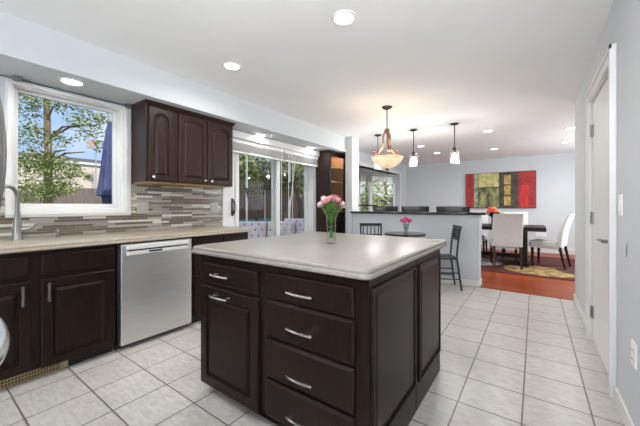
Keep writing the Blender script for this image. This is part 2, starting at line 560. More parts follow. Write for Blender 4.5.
# kitchen window -----------------------------------------------------
wn = structroot('window_1', (WX, .9, KW[2]))
mb = MB()
y0, y1, z0, z1 = .462, 1.335, 1.07, 2.14
def ringx(mb, x0, x1, Y0, Y1, Z0, Z1, w, bev=.003):
    wl, wr, wb, wt = (w if isinstance(w, tuple) else (w,) * 4)
    mb.box(x0, x1, Y0, Y0 + wl, Z0, Z1, bev=bev); mb.box(x0, x1, Y1 - wr, Y1, Z0, Z1, bev=bev)
    mb.box(x0, x1, Y0 + wl, Y1 - wr, Z0, Z0 + wb, bev=bev); mb.box(x0, x1, Y0 + wl, Y1 - wr, Z1 - wt, Z1, bev=bev)
ringx(mb, -3.30, -3.275, y0, y1, z0, z1, (.045, .075, .065, .035))
ringx(mb, -3.265, -3.275, y0 + .012, y1 - .03, z0 + .02, z1 - .012, (.02, .02, .02, .02), bev=0)
mb.build('window_frame', M['white'], wn)
mb = MB(); ringx(mb, -3.44, -3.30, .505, 1.262, 1.13, 2.11, (.012, .012, .012, .012), bev=0)
ringx(mb, -3.42, -3.375, .517, 1.250, 1.142, 2.098, (.030, .030, .038, .022), bev=.004)
mb.build('sash', M['white'], wn)
struct('pane', box(-3.398, -3.392, .54, 1.23, 1.17, 2.085), M['glass'], wn)
# blind rod and its brackets under the soffit
t = thing('curtain_rod', 'thin dark curtain rod with clip brackets above the kitchen window', 'curtain rod', (-3.25, .9, 2.12))
MB().tube([(-3.235, .40, 2.135), (-3.235, 1.33, 2.135)], .004, 6).build('rod', M['darkmetal'], t)
for yy in (.52, 1.30):
    mb = MB(); mb.box(-3.275, -3.22, yy - .02, yy + .02, 2.125, 2.158, bev=.003)
    mb.tube([(-3.235, yy - .03, 2.135), (-3.235, yy + .03, 2.135)], .009, 8)
    mb.build('bracket', M['nickel'], t)

# sliding door --------------------------------------------------------
dr = structroot('door_2', (WX, 3.5, 0))
mb = MB()
mb.box(-3.30, -3.27, 2.42, 2.62, 0, 2.14, bev=.004)
mb.box(-3.46, -3.27, 4.36, 4.46, 0, 2.06, bev=.004)
mb.box(-3.46, -3.27, 2.60, 2.66, 0, 2.06, bev=.004)
mb.box(-3.46, -3.28, 2.62, 4.40, 2.0, 2.06)
mb.box(-3.46, -3.28, 2.62, 4.40, 0, .03)
mb.build('door_frame', M['white'], dr)
def slider_leaf(Y0, Y1, x):
    mb = MB(); ringx(mb, x - .02, x + .02, Y0, Y1, .03, 2.0, (.075, .075, .1, .07), bev=.004)
    p = mb.build('door_leaf', M['white'], dr)
    struct('pane', box(x - .004, x + .004, Y0 + .07, Y1 - .07, .12, 1.94), M['glass'], p)
    return p
slider_leaf(2.66, 3.56, -3.36)
lf = slider_leaf(3.46, 4.37, -3.42)
mb = MB(); mb.box(-3.27, -3.262, 2.545, 2.585, 1.03, 1.26, bev=.004)
mb.tube([(-3.262, 2.565, 1.05), (-3.225, 2.565, 1.07), (-3.212, 2.565, 1.145), (-3.225, 2.565, 1.22), (-3.262, 2.565, 1.24)], .009, 8)
o = mb.build('door_handle', M['blackpl'], dr, smooth=True); o['label'] = 'black pull handle'
# blinds
def blind(Y0, Y1, label):
    t = thing('window_blind', label, 'blind', (-3.2, (Y0 + Y1) / 2, 1.87), 'raised blinds over the sliding door')
    MB().box(-3.262, -3.20, Y0, Y1, 2.0, 2.05, bev=.004).build('head_rail', M['blind'], t)
    mb = MB()
    for k in range(9):
        z = 1.895 + k * .012
        mb.quadhex([(-3.255, Y0 + .01, z + .001), (-3.205, Y0 + .01, z - .001), (-3.205, Y1 - .01, z - .001), (-3.255, Y1 - .01, z + .001),
                    (-3.255, Y0 + .01, z + .005), (-3.203, Y0 + .01, z + .003), (-3.203, Y1 - .01, z + .003), (-3.255, Y1 - .01, z + .005)])
    o = mb.build('slat_stack', M['blind'], t)
    MB().box(-3.258, -3.202, Y0 + .01, Y1 - .01, 1.868, 1.889, bev=.004).build('bottom_rail', M['blind'], t)
    return t
b1 = blind(2.44, 3.50, 'white slatted blind pulled up above the sliding door, left of the two')
b2 = blind(3.52, 4.42, 'white slatted blind pulled up above the sliding door, right of the two')
for yy, zz in ((3.40, 1.0), (3.44, .8)):
    MB().tube([(-3.2, yy, 1.99), (-3.2, yy + .005, 1.5), (-3.2, yy, zz)], .004, 5).build('pull_cord', M['cord'], b1)
for yy, zz in ((3.60, .72), (3.70, .95)):
    MB().tube([(-3.2, yy, 1.99), (-3.2, yy + .01, 1.4), (-3.2, yy, zz)], .004, 5).build('pull_cord', M['cord'], b2)
MB().tube([(-3.2, 3.78, 1.99), (-3.195, 3.62, 1.0)], .005, 6).build('tilt_wand', M['cord'], b2)
mb = MB(); mb.box(-3.19, -3.175, 2.36, 4.42, 2.055, 2.15, bev=.003); mb.box(-3.262, -3.19, 2.36, 4.42, 2.13, 2.15); mb.box(-3.262, -3.19, 4.40, 4.42, 2.055, 2.13)
struct('trim_2', mb, M['white'])

# bay window ----------------------------------------------------------
bw = structroot('window_2', (WX, 7.4, .95))
mb = MB(); ringx(mb, -3.30, -3.28, 5.90, 8.82, .87, 2.20, (.10, .10, .09, .10), bev=.004)
mb.build('window_frame', M['white'], bw)
bay = [(-3.46, 6.0), (-3.95, 6.65), (-3.95, 8.07), (-3.46, 8.72)]
mb = MB()
mb.quadhex([(-3.30, 6.0, .90), (-4.0, 6.6, .90), (-4.0, 8.12, .90), (-3.30, 8.72, .90), (-3.30, 6.0, .95), (-4.0, 6.6, .95), (-4.0, 8.12, .95), (-3.30, 8.72, .95)])
mb.quadhex([(-3.30, 6.0, 2.10), (-4.0, 6.6, 2.10), (-4.0, 8.12, 2.10), (-3.30, 8.72, 2.10), (-3.30, 6.0, 2.15), (-4.0, 6.6, 2.15), (-4.0, 8.12, 2.15), (-3.30, 8.72, 2.15)])
mb.build('sill', M['white'], bw)
def bayframe(a, b, n):
    a, b = Vector((*a, 0)), Vector((*b, 0))
    L = (b - a).length; d = (b - a) / L
    mb = MB(); gl = MB()
    for k in range(n):
        p, q = a + d * L * k / n, a + d * L * (k + 1) / n
        e = .045
        for s_, t_ in ((p, p + d * e), (q - d * e, q)):
            mb.bar((s_ + t_) / 2 + Vector((0, 0, .95)), (s_ + t_) / 2 + Vector((0, 0, 2.10)), .05, .05, up=d)
        for z in (.98, 2.07):
            mb.bar(p + Vector((0, 0, z)), q + Vector((0, 0, z)), .05, .06)
        gl.bar(p + d * e + Vector((0, 0, 1.525)), q - d * e + Vector((0, 0, 1.525)), .006, 1.05)
    s_ = mb.build('sash', M['white'], bw)
    gl.build('pane', M['glass'], s_)
bayframe(bay[0], bay[1], 1); bayframe(bay[1], bay[2], 2); bayframe(bay[2], bay[3], 1)
def shade(a, b, label):
    a, b = Vector((*a, 0)), Vector((*b, 0)); d = (b - a).normalized(); n = Vector((-d.y, d.x, 0))
    if n.x < 0: n = -n
    t = thing('window_blind', label, 'blind', ((a + b) / 2 + n * .09 + Vector((0, 0, 1.86))), 'grey shades in the bay window')
    A = a + n * .07 + d * .04; B = b + n * .07 - d * .04
    mb = MB(); mb.bar(A + Vector((0, 0, 2.06)), B + Vector((0, 0, 2.06)), .03, .05)
    mb.build('head_rail', M['greypl'], t)
    mb = MB()
    for k in range(9):
        mb.bar(A + Vector((0, 0, 2.02 - k * .02)), B + Vector((0, 0, 2.02 - k * .02)), .04, .007, up=(0, 0, 1))
    mb.build('slat_stack', M['greypl'], t)
shade(bay[0], bay[1], 'grey slatted shade on the near angled pane of the bay window')
shade(bay[1], bay[2], 'grey slatted shade across the middle panes of the bay window')
shade(bay[2], bay[3], 'grey slatted shade on the far angled pane of the bay window')
t = MB().slab(-3.30, -3.08, 5.86, 6.72, [(.004, 1.155), (0, 1.16), (0, 1.185), (.004, 1.19)], rad=.01).build('wall_shelf', M['barcap'], off=(-3.2, 6.3, 1.155))
tag(t, 'short dark wall shelf below the bay window', 'shelf')

# hall door on the right wall ----------------------------------------
dr = structroot('door_1', (.46, 3.02, 0))
mb = MB()
mb.box(.375, .40, 2.50, 2.60, 0, 2.14, bev=.005); mb.box(.375, .40, 3.45, 3.55, 0, 2.14, bev=.005)
mb.box(.375, .40, 2.60, 3.45, 2.05, 2.14, bev=.005)
mb.box(.368, .378, 2.50, 2.525, 0, 2.14); mb.box(.368, .378, 3.525, 3.55, 0, 2.14); mb.box(.368, .378, 2.50, 3.55, 2.115, 2.14)
mb.box(.40, .52, 2.60, 2.615, 0, 2.05); mb.box(.40, .52, 3.435, 3.45, 0, 2.05); mb.box(.40, .52, 2.615, 3.435, 2.04, 2.06)
mb.build('door_casing', M['white'], dr)
leaf = struct('door_leaf', box(.405, .44, 2.62, 3.43, .012, 2.035, bev=.002), M['doorwhite'], dr)
mb = MB(); mb.lathe([(.028, .405), (.028, .398), (.012, .392), (.012, .365), (.0, .362)], (0, 2.71, .925), 16, 'X')
mb.tube([(.368, 2.71, .925), (.362, 2.74, .928), (.36, 2.83, .925)], [.011, .010, .008], 8)
o = mb.build('door_handle', M['nickel'], leaf, smooth=True); o['label'] = 'satin metal lever handle'
for z in (.26, 1.06, 1.80):
    mb = MB(); mb.box(.392, .405, 3.405, 3.438, z - .05, z + .05, bev=.002); mb.tube([(.393, 3.435, z - .05), (.393, 3.435, z + .05)], .007, 8)
    o = mb.build('hinge', M['nickel'], leaf); o['label'] = 'dull metal hinge'

# switch plate, outlets on the right wall
def plate_x(name, x, n, y, z, w_, h_, label, cat, m=M['plastic'], m2=M['plastic'], rockers=1, sockets=False, grp=None):
    t = thing(name, label, cat, (x, y, z - h_ / 2), grp)
    MB().box(min(x, x + n * .007), max(x, x + n * .007), y - w_ / 2, y + w_ / 2, z - h_ / 2, z + h_ / 2, bev=.002).build('cover_plate', m, t)
    for k in range(rockers):
        yy = y + (k - (rockers - 1) / 2) * .046
        if sockets:
            for dz in (-.022, .022):
                mb = MB(); mb.lathe([(.015, 0), (.015, n * .009), (.0, n * .0095)], (x, yy, z + dz), 14, 'X')
                s_ = mb.build('socket', m2, t)
                mb = MB(); 
                for dy in (-.006, .006):
                    mb.box(min(x + n * .009, x + n * .0105), max(x + n * .009, x + n * .0105), yy + dy - .001, yy + dy + .001, z + dz - .004, z + dz + .005)
                mb.build('slot', M['blackpl'], s_)
        else:
            mb = MB(); mb.box(min(x, x + n * .011), max(x, x + n * .011), yy - .016, yy + .016, z - .032, z + .032, bev=.002)
            mb.build('rocker', m2, t)
    return t
plate_x('light_switch', .40, -1, 2.385, 1.165, .085, .125, 'white light switch plate beside the hall door', 'light switch')
plate_x('wall_outlet', .40, -1, 2.10, .43, .08, .12, 'white wall outlet low on the hallway wall', 'outlet', sockets=True)
plate_x('wall_outlet', -3.288, 1, 1.45, 1.14, .11, .115, 'brownish double outlet plate on the mosaic backsplash near the window', 'outlet', m=M['greypl'], m2=M['greypl'], rockers=2, sockets=True)
plate_x('light_switch', -3.288, 1, 2.30, 1.145, .115, .115, 'grey switch plate on the mosaic backsplash near the sliding door', 'light switch', m=M['greypl'], m2=M['greypl'], rockers=2)
t = thing('wall_outlet', 'white outlet on the dining room wall below the painting', 'outlet', (.12, 9.3, .45))
MB().box(.02, .24, 9.292, 9.30, .40, .60, bev=.002).build('cover_plate', M['plastic'], t)
for dx in (.08, .18):
    MB().lathe([(.03, 9.292), (.03, 9.289), (0, 9.288)], (dx, 0, .5), 12, 'Y').build('socket', M['plastic'], t)
t = thing('wall_scuff', 'small dark scuff on the hallway wall beside the hall door', 'scuff', (.399, 2.25, .9))
MB().tube([(.399, 2.245, .97), (.398, 2.25, .92), (.399, 2.262, .885)], [.001, .003, .001], 5).build('scuff_mark', mat('scuff', (.16, .16, .17), .8), t)

# backsplash and ceiling cans -----------------------------------------
mb = MB(); mb.box(-3.30, -3.288, -.4, .462, .909, 1.36); mb.box(-3.30, -3.288, .462, 1.335, .909, 1.07); mb.box(-3.30, -3.288, 1.335, 2.42, .909, 1.40)
struct('trim_3', mb, M['mosaic'])
def can(x, y, z, watts, label, grp):
    t = thing('recessed_light', label, 'ceiling light', (x, y, z), grp)
    MB().lathe([(.088, z + .001), (.085, z - .006), (.070, z - .008), (.064, z - .002), (.064, z + .001)], (x, y, 0), 28).build('trim_ring', M['white'], t, smooth=True)
    MB().lathe([(.064, z - .001), (.05, z - .003), (0, z - .004)], (x, y, 0), 24).build('lens', M['canlens'], t, smooth=True)
    ld = bpy.data.lights.new('can_lamp', 'AREA')
    ld.shape = 'DISK'; ld.size = .13; ld.energy = watts; ld.color = (1, .97, .94); ld.spread = math.radians(165)
    lo = bpy.data.objects.new('can_lamp', ld); col.objects.link(lo)
    lo.parent = t; lo.location = (0, 0, -.012)
# switch and outlet faces done
G1, G2, G3 = 'recessed lights in the kitchen ceiling', 'recessed lights in the soffit', 'recessed lights in the dining ceiling'
can(-1.056, 1.756, 2.44, CAN_W, 'recessed ceiling light above the island, largest and topmost in view', G1)
can(-2.25, 1.762, 2.44, CAN_W, 'recessed ceiling light between the island and the upper cabinets', G1)
for x, y in ((-1.056, -.2), (-2.25, -.2), (-1.056, -1.7), (-2.25, -1.7), (-.1, -1.2)):
    can(x, y, 2.44, CAN_W, 'recessed ceiling light of the kitchen behind the camera', G1)
can(-3.03, .80, 2.16, CAN_W * .35, 'recessed light in the soffit above the sink window', G2)
can(-3.135, 2.95, 2.16, CAN_W * .35, 'recessed light in the soffit above the sliding door, beside the upper cabinets', G2)
can(-3.135, 4.1, 2.16, CAN_W * .35, 'recessed light in the soffit above the sliding door, beside the tall cabinet', G2)
for x, y, s_ in ((-.649, 5.832, 'dining ceiling light nearest the bar, first to the right of the bar pendants'), (-.745, 7.752, 'dining ceiling light above the table, nearest the painting'),
              (-1.92, 7.536, 'dining ceiling light farther back of the two between the bar pendants'), (-1.974, 6.458, 'dining ceiling light nearer one of the two between the bar pendants'),
              (.483, 6.401, 'dining ceiling light beside the hallway wall edge, nearer of the two'), (.508, 7.743, 'dining ceiling light beside the hallway wall edge, farther of the two')):
    can(x, y, 2.44, CAN_W * .8, 'recessed ' + s_, G3)

# ------------------------------------------------------------------ cabinets
PX, PY = Vector((1, 0, 0)), Vector((0, 1, 0))
def raised(o, u, n, w_, h_, st=.055, arch=0.0, t=.02):
    return MB().loft(o, u, n, w_, h_, [(0, 0, 0), (0, t - .004, 0), (.005, t, 0), (st, t, arch), (st + .003, t - .012, arch), (st + .012, t - .014, arch),
                                        (st + .014, t - .010, arch), (st + .032, t - .002, arch * .95), (st + .036, t - .001, arch * .9)])
def drawerfront(o, u, n, w_, h_, t=.02):
    return MB().loft(o, u, n, w_, h_, [(0, 0, 0), (0, t - .008, 0), (.003, t - .005, 0), (.008, t - .003, 0), (.011, t, 0)], K=1)
def pull(c, u, n, L, mtl, parent, zdir=False):
    c, u, n = Vector(c), Vector(u), Vector(n)
    mb = MB()
    pts = []
    for k in range(11):
        t = k / 10 * 2 - 1
        pts.append(c + u * (t * L / 2) + n * (.020 + .009 * (1 - t * t)))
    mb.tube(pts, .0085, 8, flat=.8)
    for s_ in (-.36, .36):
        mb.tube([c + u * (s_ * L), c + u * (s_ * L) + n * .024], .006, 8)
    o = mb.build('handle', mtl, parent, smooth=True); o['label'] = 'bright chrome bow handle'
    return o

# island
IX0, IX1, IY0, IY1 = -1.71, -.556, 1.10, 2.215
isl = thing('kitchen_island', 'dark brown kitchen island with drawers and panelled side on the tiled floor', 'island', (-1.13, 1.65, 0))
mb = MB(); mb.box(IX0, IX1, IY0, IY1, .085, .866)
mb.build('body', M['wood'], isl)
mb = MB(); mb.box(IX0 + .05, IX1, IY0 + .06, IY1, 0, .085); mb.build('toe_kick', M['wood'], isl)
F = (0, -1, 0); FY = IY0
d = raised((-1.685, FY, .075), PX, F, .515, .60, st=.06).build('door', M['wood'], isl)
pull((-1.478, FY - .02, .632), PX, F, .16, M['chrome'], d)
d = drawerfront((-1.665, FY, .695), PX, F, .49, .122).build('drawer', M['wood'], isl); pull((-1.47, FY - .02, .757), PX, F, .16, M['chrome'], d)
for z0, z1, hz in ((.695, .825, .752), (.500, .685, .580), (.295, .485, .358), (.095, .280, .165)):
    d = drawerfront((-1.115, FY, z0), PX, F, .51, z1 - z0).build('drawer', M['wood'], isl); pull((-.878, FY - .02, hz), PX, F, .15, M['chrome'], d)
S = (1, 0, 0)
mb = MB(); mb.loft((IX1, IY0, 0), PY, S, .585, .868, [(0, 0, 0), (0, .012, 0)], K=1); mb.build('end_panel', M['wood'], isl)
mb = MB(); mb.loft((IX1, IY0 + .595, 0), PY, S, .52, .868, [(0, 0, 0), (0, .012, 0)], K=1); mb.build('end_panel', M['wood'], isl)
mb = MB().loft((IX1 + .012, IY0 + .02, .16), PY, S, .54, .665, [(0, 0, 0), (.002, .012, 0), (.012, .012, 0), (.014, .001, 0), (.026, .001, 0), (.046, .009, 0)], K=1)
mb.build('raised_panel', M['wood'], isl)
mb = MB().loft((IX1 + .012, IY0 + .625, .15), PY, S, .465, .675, [(0, 0, 0), (.002, .012, 0), (.012, .012, 0), (.014, .001, 0), (.026, .001, 0), (.046, .009, 0)], K=1)
mb.build('raised_panel', M['wood'], isl)
CP = lambda z: [(.018, z - .045), (.006, z - .044), (.001, z - .040), (0, z - .034), (.003, z - .024), (.007, z - .021), (.005, z - .016), (.006, z - .009), (.011, z - .003), (.020, z)]
o = MB().slab(-1.755, -.517, 1.045, 2.355, CP(.913), rad=.045, seg=8).build('island_worktop', M['counter'], smooth=True, off=(-1.13, 1.65, .868))
tag(o, 'beige speckled worktop with rounded edges on the kitchen island', 'worktop')

# left base run
BX = -2.69
N = (1, 0, 0)
def basecab(y0, y1, label, doors, drawers, hs=(), shorts=False):
    t = thing('base_cabinet', label, 'cabinet', (-3.0, (y0 + y1) / 2, 0), 'base cabinets under the window counter')
    MB().box(-3.28, BX, y0, y1, .08, .862).build('body', M['wood'], t)
    MB().box(-3.28, BX - .06, y0, y1, 0, .08).build('toe_kick', M['wooddark'], t)
    for (a, b, z0, z1, hy) in doors:
        d = raised((BX, a, z0), PY, N, b - a, z1 - z0, st=.055).build('door', M['wood'], t)
        if hy is not None:
            mb = MB(); hz = z1 - .085
            mb.box(BX + .02, BX + .040, hy - .006, hy + .006, hz - .052, hz - .036); mb.box(BX + .02, BX + .040, hy - .006, hy + .006, hz + .036, hz + .052)
            mb.box(BX + .036, BX + .046, hy - .0075, hy + .0075, hz - .064, hz + .064, bev=.003)
            h_ = mb.build('handle', M['nickel'], d); h_['label'] = 'flat satin steel pull'
    for (a, b, z0, z1) in drawers:
        drawerfront((BX, a, z0), PY, N, b - a, z1 - z0).build('drawer', M['wood'], t)
    return t
basecab(-.42, .035, 'dark base cabinet at the far left end of the counter, behind the refrigerator', [(-.40, .015, .115, .67, None)], [(-.40, .015, .70, .84)])
t = basecab(.04, .985, 'dark two-door base cabinet left of the dishwasher under the window', [(.055, .492, .085, .665, .452), (.545, .972, .075, .665, .58)], [(.055, .492, .70, .835), (.545, .972, .70, .835)])
# brass vent in its toe kick
v = thing('floor_register', 'brass toe kick vent grille under the base cabinet near the dishwasher', 'vent', (BX - .04, .46, .01))
MB().box(BX - .058, BX - .05, .30, .70, .006, .078).build('backing', M['blackpl'], v)
mb = MB()
for z in (.006, .027, .048, .070):
    mb.box(BX - .05, BX - .042, .30, .70, z, z + .008)
for k in range(26):
    mb.box(BX - .05, BX - .040, .30 + k * .0155, .305 + k * .0155, .008, .076)
mb.box(BX - .05, BX - .036, .655, .70, .006, .078, bev=.002)
mb.build('grille', M['brass'], v)
# dishwasher
dw = thing('dishwasher', 'stainless steel dishwasher built in under the cream counter', 'dishwasher', (-2.98, 1.315, 0))
MB().box(-3.25, -2.70, 1.0, 1.63, .05, .855).build('body', M['wooddark'], dw)
MB().box(-2.76, -2.75, 1.0, 1.63, 0, .06).build('kick_plate', M['wooddark'], dw)
MB().box(-2.70, -2.665, 1.015, 1.615, .045, .850, bev=.006).build('door', M['steel'], dw)
mb = MB(); mb.box(-2.672, -2.640, 1.055, 1.575, .806, .842, bev=.006); mb.box(-2.672, -2.650, 1.06, 1.57, .762, .793, bev=.004)
pn = mb.build('handle', M['panel'], dw)
MB().box(-2.668, -2.660, 1.06, 1.57, .792, .807).build('handle_shade', M['blackpl'], dw)  # dark strip standing in for the shadow line under the handle
MB().box(-2.652, -2.6485, 1.22, 1.33, .773, .788).build('display', M['blackpl'], dw)
t = thing('base_cabinet', 'dark drawer base cabinet right of the dishwasher, mostly behind the island', 'cabinet', (-3.0, 2.0, 0), 'base cabinets under the window counter')
MB().box(-3.28, BX, 1.635, 2.33, .10, .862).build('body', M['wood'], t)
MB().box(-3.28, BX - .06, 1.635, 2.33, 0, .10).build('toe_kick', M['wooddark'], t)
for z0, z1 in ((.70, .835), (.50, .685), (.30, .485), (.115, .285)):
    for a, b in ((1.655, 1.975), (1.99, 2.315)):
        d = drawerfront((BX, a, z0), PY, N, b - a, z1 - z0).build('drawer', M['wood'], t)
        pull((BX + .02, (a + b) / 2, (z0 + z1) / 2), PY, N, .12, M['chrome'], d)
o = MB().slab(-3.288, -2.645, -.42, 2.36, CP(.909), rad=.02, seg=5).build('kitchen_worktop', M['counter2'], smooth=True, off=(-2.97, .97, .864))
tag(o, 'long cream worktop along the window wall above the dishwasher', 'worktop')

# upper cabinets
def upper(y0, y1, label, doors):
    t = thing('upper_cabinet', label, 'cabinet', (-3.13, (y0 + y1) / 2, 1.385), 'upper cabinets hung beside the window')
    MB().box(-3.287, -2.985, y0, y1, 1.395, 2.135).build('body', M['wood_lit'], t)
    MB().box(-3.285, -3.0, y0 + .015, y1 - .015, 1.388, 1.395).build('bottom_board', M['woodraw'], t)['label'] = 'unpainted light wood underside'
    for a, b, ky in doors:
        d = raised((-2.985, a, 1.405), PY, N, b - a, .71, st=.048, arch=.04).build('door', M['wood_lit'], t)
        k = MB().lathe([(.006, 0), (.006, .012), (.014, .018), (.015, .026), (.009, .031), (0, .032)], (-2.966, ky, 1.437), 14, 'X').build('knob', M['chrome'], d, smooth=True)
        k['label'] = 'round bright knob'
    return t
c1 = upper(1.345, 1.63, 'narrow dark upper cabinet with one arched door next to the kitchen window', [(1.365, 1.60, 1.40)])
c2 = upper(1.63, 2.345, 'wide dark upper cabinet with two arched doors next to the sliding door', [(1.66, 1.985, 1.955), (2.0, 2.325, 2.035)])
def crown(y0, y1, t, L, R):
    mb = MB()
    xs = [(-2.985, 2.128), (-2.965, 2.140), (-2.955, 2.150), (-2.945, 2.160)]
    e0, e1 = (.02 if L else 0), (.02 if R else 0)
    mb.quadhex([(-3.287, y0, 2.128), (-2.975, y0, 2.128), (-2.975, y1, 2.128), (-3.287, y1, 2.128), (-3.287, y0 - e0, 2.158), (-2.945, y0 - e0, 2.158), (-2.945, y1 + e1, 2.158), (-3.287, y1 + e1, 2.158)])
    mb.build('crown_moulding', M['wood_lit'], t)
crown(1.345, 1.63, c1, True, False); crown(1.63, 2.345, c2, False, True)

# tall glass-door cabinet
TXG = 0
t = thing('display_cabinet', 'tall dark cabinet with a lit glass door beside the sliding door', 'cabinet', (-3.13, 4.72, 0))
mb = MB()
TX = -2.985
mb.box(-3.29, TX, 4.44, 4.46, 0, 2.13); mb.box(-3.29, TX, 4.96, 4.98, 0, 2.13); mb.box(-3.29, TX, 4.46, 4.96, 2.11, 2.13); mb.box(-3.29, TX, 4.46, 4.96, 0, 1.03)
mb.quadhex([(-3.29, 4.44, 2.128), (TX, 4.44, 2.128), (TX, 4.98, 2.128), (-3.29, 4.98, 2.128), (-3.29, 4.43, 2.158), (-2.955, 4.42, 2.158), (-2.955, 4.99, 2.158), (-3.29, 4.99, 2.158)])
mb.build('body', M['wood_lit'], t)
MB().box(-3.29, -3.275, 4.46, 4.96, 1.03, 2.11).build('back_board', M['glow'], t)
mb = MB(); mb.box(-3.27, -3.0, 4.4605, 4.466, 1.03, 2.11); mb.box(-3.27, -3.0, 4.954, 4.9595, 1.03, 2.11); mb.build('liner', M['glow'], t)
for z in (1.35, 1.60, 1.86):
    MB().box(-3.27, -3.01, 4.47, 4.95, z, z + .018).build('shelf', M['woodraw'], t)
mb = MB(); ringx(mb, TX, TX + .02, 4.445, 4.975, .98, 2.12, (.045, .045, .06, .06), bev=.002)
d = mb.build('door', M['wood'], t); MB().box(TX + .008, TX + .012, 4.49, 4.93, 1.04, 2.06).build('pane', M['glass'], d)
raised((TX, 4.445, .08), PY, N, .53, .88, st=.055).build('door', M['wood'], t)
MB().lathe([(.03, 2.109), (.028, 2.103), (0, 2.102)], (-3.12, 4.71, 0), 16).build('puck_light', M['canlens'], t)
ld = bpy.data.lights.new('puck_lamp', 'POINT'); ld.energy = 3; ld.color = (1, .8, .55); ld.shadow_soft_size = .03
lo = bpy.data.objects.new('puck_lamp', ld); col.objects.link(lo); lo.parent = t; lo.location = Vector((-3.12, 4.71, 2.07)) - Vector(t['_w'])

# faucet, soap pump
t = thing('kitchen_faucet', 'brushed steel gooseneck faucet on the counter below the window', 'faucet', (-3.10, .50, .909))
MB().lathe([(.034, .909), (.034, .915), (.027, .925), (.024, .99), (.021, 1.05), (.0165, 1.10), (.0155, 1.12)], (-3.10, .50, 0), 20).build('base', M['nickel'], t, smooth=True)
pts = [(-3.10, .50, 1.11), (-3.10, .50, 1.20)]
for k in range(11):
    a = PI * k / 10
    pts.append((-3.10 + .03 * (1 - math.cos(a)) , .50 - .055 * (1 - math.cos(a)), 1.225 + .075 * math.sin(a)))
pts.append((-3.035, .388, 1.17))
MB().tube(pts, .013, 12).build('spout', M['nickel'], t, smooth=True)
MB().tube([(-3.035, .388, 1.19), (-3.035, .387, 1.09)], [.015, .017], 12).build('spray_head', M['nickel'], t, smooth=True)
MB().tube([(-3.09, .52, .985), (-3.08, .56, .99), (-3.07, .575, 1.0), (-3.065, .60, 1.03)], [.012, .011, .008, .006], 8).build('lever', M['nickel'], t, smooth=True)
t = thing('soap_pump', 'small chrome soap pump on the counter right of the faucet', 'soap pump', (-3.12, .735, .909))
MB().lathe([(.018, .909), (.018, .915), (.009, .92), (.008, .955), (.011, .96), (.011, .972), (0, .974)], (-3.12, .735, 0), 14).build('body', M['nickel'], t, smooth=True)
MB().tube([(-3.12, .735, .965), (-3.07, .725, .968), (-3.06, .722, .955)], .005, 6).build('nozzle', M['nickel'], t, smooth=True)

# refrigerator to the left of the camera
fr = thing('refrigerator', 'stainless steel refrigerator at the left edge, only its bowed handles in view', 'refrigerator', (-1.1, -.35, 0))
MB().box(-1.55, -.65, -.75, .0, .02, 1.78, bev=.005).build('body', M['steelv'], fr)
for x0, x1, hx in ((-1.548, -1.103, -1.13), (-1.097, -.652, -1.07)):
    d = MB().box(x0, x1, .0, .055, .90, 1.775, bev=.012).build('door', M['steelv'], fr)
    pts = [(hx, .055 + .085 * (1 - ((k / 14) * 2 - 1) ** 2) ** .6, .98 + .66 * k / 14) for k in range(15)]
    MB().tube(pts, .017, 12).build('handle', M['nickel'], d, smooth=True)
d = MB().box(-1.548, -.652, .0, .055, .06, .89, bev=.012).build('drawer', M['steelv'], fr)
fr.location = (-1.25, -.332, 0)
pts = [(-1.46 + .72 * k / 18, .055 + .080 * (1 - ((k / 18) * 2 - 1) ** 2) ** .6, .825) for k in range(19)]
MB().tube(pts, .019, 14).build('handle', M['handle'], d, smooth=True)

# ------------------------------------------------------------------ flowers
def petals(mb, c, r, n=26, rnd=random):
    c = Vector(c)
    for k in range(n):
        z = 1 - 1.7 * (k + .5) / n
        a = k * 2.39996
        q = math.sqrt(max(0, 1 - z * z))
        dirv = Vector((q * math.cos(a), q * math.sin(a), z))
        p = c + dirv * r * .7
        u = dirv.orthogonal().normalized(); v = dirv.cross(u)
        s_ = r * .42
        b = [p - u * s_ * .5, p + v * s_ * .6 + dirv * s_ * .4, p + u * s_ * .5 + dirv * s_ * .9, p - v * s_ * .6 + dirv * s_ * .4]
        mb.bm.faces.new([mb.bm.verts.new(x) for x in b])
    mb.ball(c, r * .72, 8)
def leaf(mb, p, d, L, w_):
    p, d = Vector(p), Vector(d).normalized()
    u = d.cross(Vector((0, 0, 1)))
    u = u.normalized() if u.length > .01 else Vector((1, 0, 0))
    m = p + d * L * .5 + Vector((0, 0, L * .1))
    vs = [mb.bm.verts.new(x) for x in (p, m + u * w_, p + d * L, m - u * w_)]
    mb.bm.faces.new(vs)
VX, VY, VZ = -1.09, 1.65, .913
v = thing('glass_vase', 'tall clear glass vase of water standing on the island worktop', 'vase', (VX, VY, VZ))
MB().lathe([(.0, VZ + .002), (.032, VZ + .002), (.033, VZ + .008), (.030, VZ + .03), (.029, VZ + .08), (.032, VZ + .15), (.038, VZ + .235), (.0365, VZ + .235), (.030, VZ + .15), (.0275, VZ + .08), (.028, VZ + .035), (0, VZ + .03)],
           (VX, VY, 0), 24).build('vessel', M['vglass'], v, smooth=True)
f = thing('flower_bouquet', 'bunch of pink and pale carnations in the tall glass vase', 'flowers', (VX, VY, VZ + .04))
st = MB(); lv = MB()
heads = [(random.uniform(-.078, .078), random.uniform(-.05, .05), 0, random.uniform(.017, .023)) for _ in range(20)]
heads = [(a, b, .30 - 6 * a * a - 5 * b * b + random.uniform(-.008, .012), r) for a, b, _, r in heads]
old_heads = [(-.055, -.03, .285, .026), (-.03, .0, .305, .028), (-.005, -.025, .30, .030), (.02, .01, .31, .030), (.045, -.01, .295, .028), (.005, .03, .32, .028), (-.07, .01, .27, .022), (.065, .02, .275, .024), (.03, -.04, .28, .026), (-.02, .045, .29, .025)]
RR = Vector((.813, .582, 0)); FF = Vector((-.582, .813, 0))
